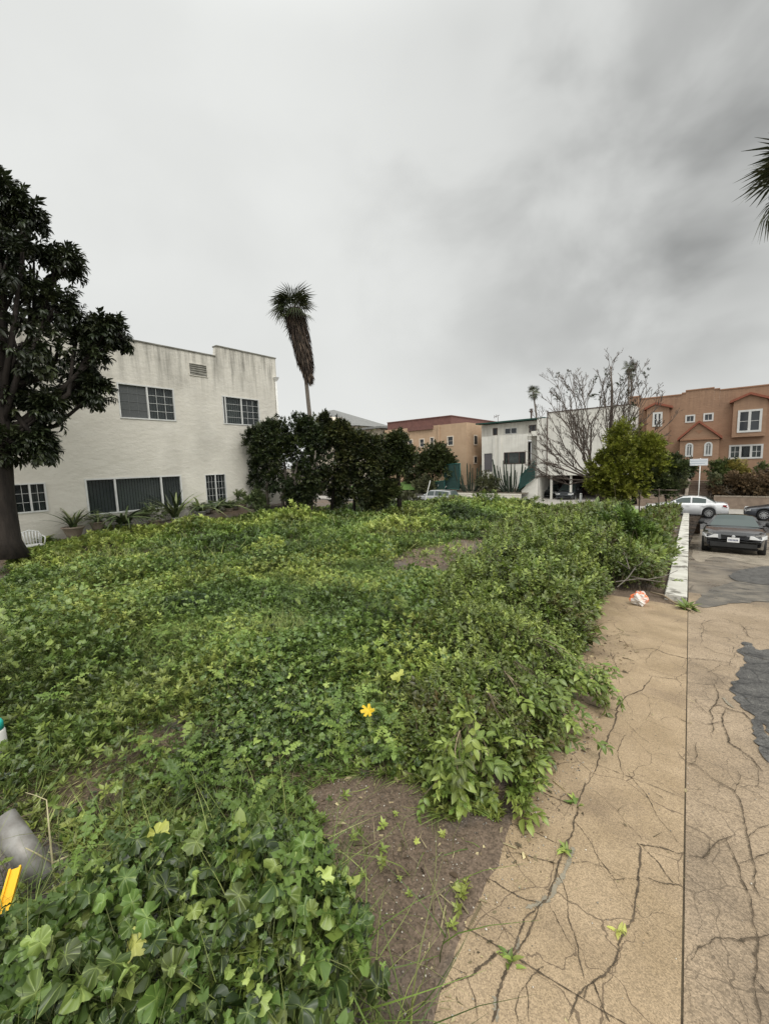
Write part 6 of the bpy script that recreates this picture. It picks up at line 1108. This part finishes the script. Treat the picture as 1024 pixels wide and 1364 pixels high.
slab('carport_drive', lambda y: xc0, lambda y: xc1+.4, [37.8, 41, 51], lambda x, y: -2.765+0*y, M['walkgrey'], nx=2)
# ================================================================== STREET SIDE PLANTS
SFl = SF
def gy_(Y): return float(np.interp(Y, [41.3, 44, 47, 60], [-2.0, -1.75, -1.15, -1.0]))
tree('street_tree', 'round green tree in front of the orange building', 'tree', (XZ(575, 640, 42.5)[0], 42.5, -2.0), [onY(575, 655, 42.5), onY(576, 635, 42.5), onY(575, 620, 42.5)], [.15, .12, .08], [by(575, 608, 13, 42.5), by(563, 618, 12, 42.3), by(588, 612, 12, 42.7), by(596, 618, 9, 42.9), by(582, 600, 9, 42.6), by(570, 628, 11, 42.2), by(590, 628, 10, 42.4)], SFl, 190, .4, .7, M['hedge2'], hue=(.2, .9), sub=9)
M['cactus'] = mat('cactus_skin', (.018, .028, .018), (.032, .045, .028), 5, .7)
def cactus(label, px, py, n, hp, wp, Y=42.6):
    b = onY(px, py, Y); b[2] = gy_(Y)-.1; t = Y/ray(px, py)[1]; o = thing('tall_cactus', label, 'cactus', b, 'tall cacti behind the white retaining wall'); mb = MB()
    for i in range(n):
        u = (i+.5)/n*2-1+rng.normal(0, .1); a = np.array([b[0]+u*wp*.25*t/FPX, b[1]+rng.normal(0, .25), b[2]]); H = hp*t/FPX*rng.uniform(.45, 1.05); q = np.array([u*wp*.5*t/FPX*.75, rng.normal(0, .2), 0]); r = rng.uniform(.05, .09); mb.tube([a, a+q*.7+[0, 0, H*.3], a+q+[0, 0, H*.65], a+q*1.15+[0, 0, H]], [r, r*1.1, r, r*.6], 8)
    mb.build('stems', M['cactus'], o, False); return o
cactus('wide clump of tall cactus columns in front of the white building doorway', 681, 652, 26, 46, 46); cactus('smaller clump of thin cactus columns left of the round olive bush', 626, 652, 18, 38, 34)
def blob(label, items, ml, per=170, name='bush', L0=.3, L1=.5, cat='bush', base=None, grp=None): 
    c = items[0][0]; return tree(name, label, cat, base if base is not None else (c[0], c[1], gy_(c[1])), None, None, items, SFl, per, L0, L1, ml, sub=9, group=grp)
M['olive'] = leafmat3('olive_bush_leaf', (.06, .07, .03), (.10, .11, .05), (.16, .16, .08), .6, .1); M['rust'] = leafmat3('rust_hedge_leaf', (.085, .06, .03), (.13, .088, .045), (.2, .13, .07), .6, .1); M['yellowbush'] = leafmat3('yellow_bush_leaf', (.15, .13, .03), (.24, .2, .05), (.32, .27, .08), .5, .15); M['midgreen'] = leafmat3('mid_green_leaf', (.045, .065, .02), (.08, .105, .03), (.13, .155, .05), .5, .12)
blob('round olive bush between the two cactus clumps', [by(650, 642, 10, 42.2), by(643, 646, 7, 42.1), by(658, 645, 7, 42.1)], M['olive'], 200, L0=.22, L1=.38)
blob('clipped rust-brown hedge on the block wall right of the steps', [by(958, 648, 9, 41.9), by(972, 644, 11, 41.9), by(988, 646, 11, 42), by(1003, 643, 12, 41.9), by(1018, 641, 13, 41.9), by(1035, 642, 14, 42), by(1055, 642, 14, 42)], M['rust'], 280, 'hedge', .2, .36, 'hedge')
blob('rounded green bush behind the rust hedge beside the porch', [by(960, 626, 9, 43.5), by(971, 628, 10, 43.3), by(963, 634, 8, 43)], M['midgreen'], 230, L0=.25, L1=.4)
blob('small yellow-leaved bush between the green bush and the bare purple shrub', [by(982, 622, 8, 43.3), by(989, 630, 8, 43.1)], M['yellowbush'], 200, L0=.22, L1=.38)
blob('green bush at the right edge behind the rust hedge', [by(1020, 628, 8, 43.2), by(1032, 624, 10, 43.4)], M['midgreen'], 200, L0=.25, L1=.4)
blob('dark green bush left of the porch behind the parked white car', [by(905, 622, 10, 44), by(893, 618, 10, 44.2), by(915, 626, 6, 43.6), by(900, 632, 10, 43.2), by(884, 628, 9, 43.6)], M['hedge2'], 230)
blob('grey-green shrubs trailing over the wall left of the steps', [by(905, 645, 7, 41.6), by(893, 643, 9, 41.7), by(880, 646, 9, 41.8), by(950, 640, 5, 41.8)], M['olive'], 200, L0=.22, L1=.38)
blob('low dark green bush at the foot of the orange building porch', [by(562, 630, 8, 43.6), by(552, 632, 7, 43.8), by(545, 634, 6, 43.8)], M['hedge2'], 170)
blob('grey spiky shrub on the lawn edge behind the silver wagon', [by(566, 643, 9, 41.6), by(558, 648, 7, 41.6), by(573, 648, 7, 41.5)], M['olive'], 170, L0=.3, L1=.5)
blob('pale straggly bushes at the near kerb left of the small trunked tree', [by(545, 664, 7, 33.5*0+28.4), by(533, 667, 7, 28.4), by(553, 670, 6, 28.4)], M['olive'], 150, L0=.2, L1=.35, base=(XZ(545, 670, 28.4)[0], 28.4, -2.8))
def bareshrub(label, px, py, rp, Y, n=60):
    b = onY(px, py, Y); b[2] = gy_(Y); o = thing('bare_shrub', label, 'shrub', b); mb = MB(); t = Y/ray(px, py)[1]
    for i in range(n):
        d = rdir(1, .25, 1)[0]; L = rp*t/FPX*rng.uniform(.8, 2.1); m = b+d*L*.5*np.array([.8, .8, 1])+rng.normal(0, .06, 3); e = b+d*L; mb.tube([b+rng.normal(0, .04, 3), m, e], [.022, .016, .008], 3, False)
        for k in range(3): s = m+(e-m)*rng.random(); mb.tube([s, s+nrm(d+rdir(1)[0]*.8)*L*.35], [.01, .005], 3, False)
    mb.build('branches', mat('purple_brown_twig', (.07, .045, .045), (.11, .075, .07), 5, .9), o); return o
bareshrub('leafless purple-brown shrub under the right bay window', 1003, 632, 13, 43.2, 90)
# ================================================================== SMALL THINGS
M['kerbpaint'] = mat('worn_white_kerb', (.62, .60, .54), (.50, .48, .42), 2.2, .75, bump=.004, bscale=30, c3=(.17, .155, .13), s3=3.4, thr3=(.52, .6))
def kz(y): return -.06*y+.045
kw = MB(); ys2 = np.linspace(6.82, 27, 50); V = []; 
for y in ys2: a = seam(y)-.27; b = seam(y)-.012; V += [(a, y, kz(y)-.5-.03*y), (a, y, kz(y)-.012), (a+.012, y, kz(y)), (b-.012, y, kz(y)), (b, y, kz(y)-.012), (b, y, float(drive_z(y))-.2)]
F = [(i*6+k, i*6+k+1, i*6+k+7, i*6+k+6) for i in range(len(ys2)-1) for k in range(5)]+[(0, 5, 4, 3, 2, 1), tuple((len(ys2)-1)*6+k for k in range(6))]
kw.add(V, F); ko = kw.build('kerb_wall', M['kerbpaint']); tag(ko, 'low worn white-painted kerb wall between the thicket and the driveway', 'kerb wall')
# wire fence at the lot front
fn = thing('wire_fence', 'rusty pipe and wire fence along the far edge of the lot behind the thicket', 'fence', (-3, 27, -1.7)); M['rust_m'] = mat('rusty_metal', (.14, .10, .075), (.22, .18, .15), 8, .8)
P0_, P1_ = onY(818, 651, 27.1), onY(902, 653, 27.1); MB().tube([P0_, P1_], .025, 6).build('rail', M['rust_m'], fn, True); MB().tube([P0_-[0, 0, .5], P1_-[0, 0, .5]], .008, 4).tube([P0_-[0, 0, .25], P1_-[0, 0, .25]], .008, 4).build('wire', M['rust_m'], fn, True)
for px in (831, 852, 878): p = onY(px, 652, 27.1); MB().tube([p-[0, 0, 1.6], p+[0, 0, .05]], .035, 8).build('post', M['rust_m'], fn, True)
p = onY(773.5, 658, 27.6); wp = thing('marker_post', 'short white post at the street end of the lot', 'post', (p[0], p[1], -2.8)); MB().lathe([(.075, -2.8), (.075, p[2]-.02), (.06, p[2])], (p[0], p[1], 0), 12).build('shaft', M['white'], wp, True); MB().lathe([(.08, 0), (.085, .03), (.03, .07)], (p[0], p[1], p[2]-.02), 12).build('post_cap', M['white'], wp, True)
a, b = onY(562, 684, 23), onY(573, 640, 23); lp = MB().tube([a-(b-a)*.3, a, b], [.03, .03, .022], 8).build('leaning_pole', M['white'], None, True); tag(lp, 'thin white pole leaning in the weeds in front of the silver wagon', 'pole')
a, b = onX(18, 738, -11), onX(12, 742, -11)
# crumpled orange and white bag
g = gdrive(851, 806); mb = MB(); n1, n2 = 22, 16; q = np.random.default_rng(3); V = []
for i in range(n2+1):
    th = PI*i/n2
    for j in range(n1):
        ph = 2*PI*j/n1; r = .095*(1+.16*math.sin(3*ph+2*th)+.13*math.sin(5*ph-3*th+1)+q.uniform(-.09, .09)); V.append((g[0]+r*1.0*math.sin(th)*math.cos(ph), g[1]+r*math.sin(th)*math.sin(ph), g[2]+.085+r*.95*math.cos(th)))
F = [(i*n1+j, i*n1+(j+1) % n1, (i+1)*n1+(j+1) % n1, (i+1)*n1+j) for i in range(n2) for j in range(n1)]; mb.add(V, F)
bag = mb.build('plastic_bag', mat('orange_white_bag', (.66, .62, .58), (.80, .19, .06), 6.5, .35, thr=(.49, .53), c3=(.75, .5, .42), s3=9, thr3=(.56, .6)), None, False); tag(bag, 'crumpled orange and white plastic bag at the end of the tan path under the bushes', 'bag')
st_ = MB().tube([gdrive(*p_)+np.array([0, 0, h_]) for p_, h_ in (((866, 793), .05), ((884, 797), .04), ((898, 806), .03), ((912, 812), .03), ((926, 818), .02))], [.012, .014, .013, .010, .006], 6).build('fallen_branch', M['twigdry'] if False else mat('pale_branch', (.26, .20, .13), (.34, .27, .19), 9, .9), None, True); tag(st_, 'pale curved fallen branch between the orange bag and the kerb wall', 'branch')
ds = thing('dead_branches', 'tangle of bare grey branches in the thicket above the fallen branch', 'branch', glot(840, 770)); mb = MB()
for pts in (((822, 748), (838, 758), (852, 752), (866, 738)), ((838, 758), (834, 744), (826, 732)), ((840, 768), (862, 772), (884, 768), (902, 760)), ((820, 775), (850, 771), (880, 775)), ((846, 756), (836, 770), (822, 782))):
    mb.tube([above(px, py, .45-.0*i) for i, (px, py) in enumerate(pts)], [.008, .007, .005, .003][:len(pts)], 5)
mb.build('branch', mat('grey_branch', (.10, .085, .07), (.16, .14, .12), 9, .9), ds, True)
# foreground bits at the left edge: metal channel, yellow level, capped tube
A = glot(58, 1176)+np.array([0, 0, .03]); B = above(2, 1092, .20); d = nrm(B-A); A = A-d*.02; sd = nrm(np.cross(d, [0, 0, 1.])); up_ = np.cross(sd, d); B = A+d*np.linalg.norm(B-A)*1.0; r = .048; mb = MB(); n = 14; V = []
for t_ in (0, 1):
    c = A+(B-A)*t_
    for rr in (r, r-.004):
        for k in range(n+1): q = math.radians(-25+230*k/n); V.append(tuple(c+sd*rr*math.cos(q)+up_*rr*math.sin(q)))
m1 = n+1; F = []
for k in range(n): F += [(k, k+1, 2*m1+k+1, 2*m1+k), (m1+k, 3*m1+k, 3*m1+k+1, m1+k+1), (k, m1+k, m1+k+1, k+1), (2*m1+k, 2*m1+k+1, 3*m1+k+1, 3*m1+k)]
F += [(0, 2*m1, 3*m1, m1), (n, m1+n, 3*m1+n, 2*m1+n)]
mb.add(V, F); mo = mb.build('metal_channel', M['metal'], None, True); tag(mo, 'grey half-round metal channel lying at the left edge on bare soil', 'metal channel')
lv = thing('spirit_level', 'yellow spirit level with an oval slot leaning at the bottom left edge', 'spirit level', glot(-20, 1235)); A = above(2, 1226, .16); B = above(21, 1158, .20); d = nrm(B-A); A = A-d*.25; B = B; sd = nrm(np.cross(d, [0, 0, 1.])); up_ = np.cross(sd, d); Wd = .021
def obox(mb, A, B, s, u, w, h): P = [A-s*w-u*h, A+s*w-u*h, A+s*w+u*h, A-s*w+u*h]; mb.prism(P, B-A, 0)
mb = MB(); obox(mb, A, B, sd, up_, .017, .004); obox(mb, A+up_*.008, B+up_*.008, sd, up_, .0235, .0035) if False else None; obox(mb, A-sd*.0145+up_*.0085, B-sd*.0145+up_*.0085, sd, up_, .003, .004); obox(mb, A+sd*.0145+up_*.0085, B+sd*.0145+up_*.0085, sd, up_, .003, .004); mb.build('frame', mat('yellow_paint', (.80, .45, .02), (.86, .5, .03), 5, .4), lv)
c = A+(B-A)*.62+up_*.0045; mb = MB(); mb.prism([c+d*.016*math.cos(t)+sd*.008*math.sin(t) for t in np.linspace(0, 2*PI, 14)[:-1]], up_*.0015, 0); mb.build('slot', M['blackpl'], lv)
tb_ = above(-2, 1008, .05); ct = thing('capped_tube', 'pale grey tube with a teal cap cut off by the left edge', 'tube', tb_); MB().lathe([(.044, -.1), (.046, .0), (.046, .15), (.04, .16)], tb_, 18).build('tube_body', mat('pale_plastic', (.5, .49, .46), (.58, .57, .53), 8, .5), ct, True); MB().lathe([(.041, .161), (.041, .20), (.034, .215)], tb_, 18).build('cap', mat('teal_cap', (.02, .33, .28), (.03, .4, .33), 8, .4), ct, True)
ps = onX(64, 1062, -2.0); pts = [glot(74, 1178), above(70, 1150, .08), above(66, 1110, .2), above(62, 1066, .33)]; dk = thing('dry_stalk', 'thin pale dry stalk standing beside the metal channel', 'stalk', pts[0]); MB().tube(pts, [.004, .0038, .0032, .002], 6).tube([above(70, 1150, .08), above(50, 1138, .13), above(34, 1130, .18)], [.003, .0028, .002], 5).tube([above(70, 1150, .08), above(80, 1146, .1), above(92, 1140, .11)], [.003, .006, .002], 5).tube([above(62, 1066, .33), above(48, 1060, .33), above(34, 1056, .36)], [.002, .0015, .001], 4).build('stem', mat('pale_straw', (.42, .37, .22), (.5, .45, .28), 9, .8), dk, True)
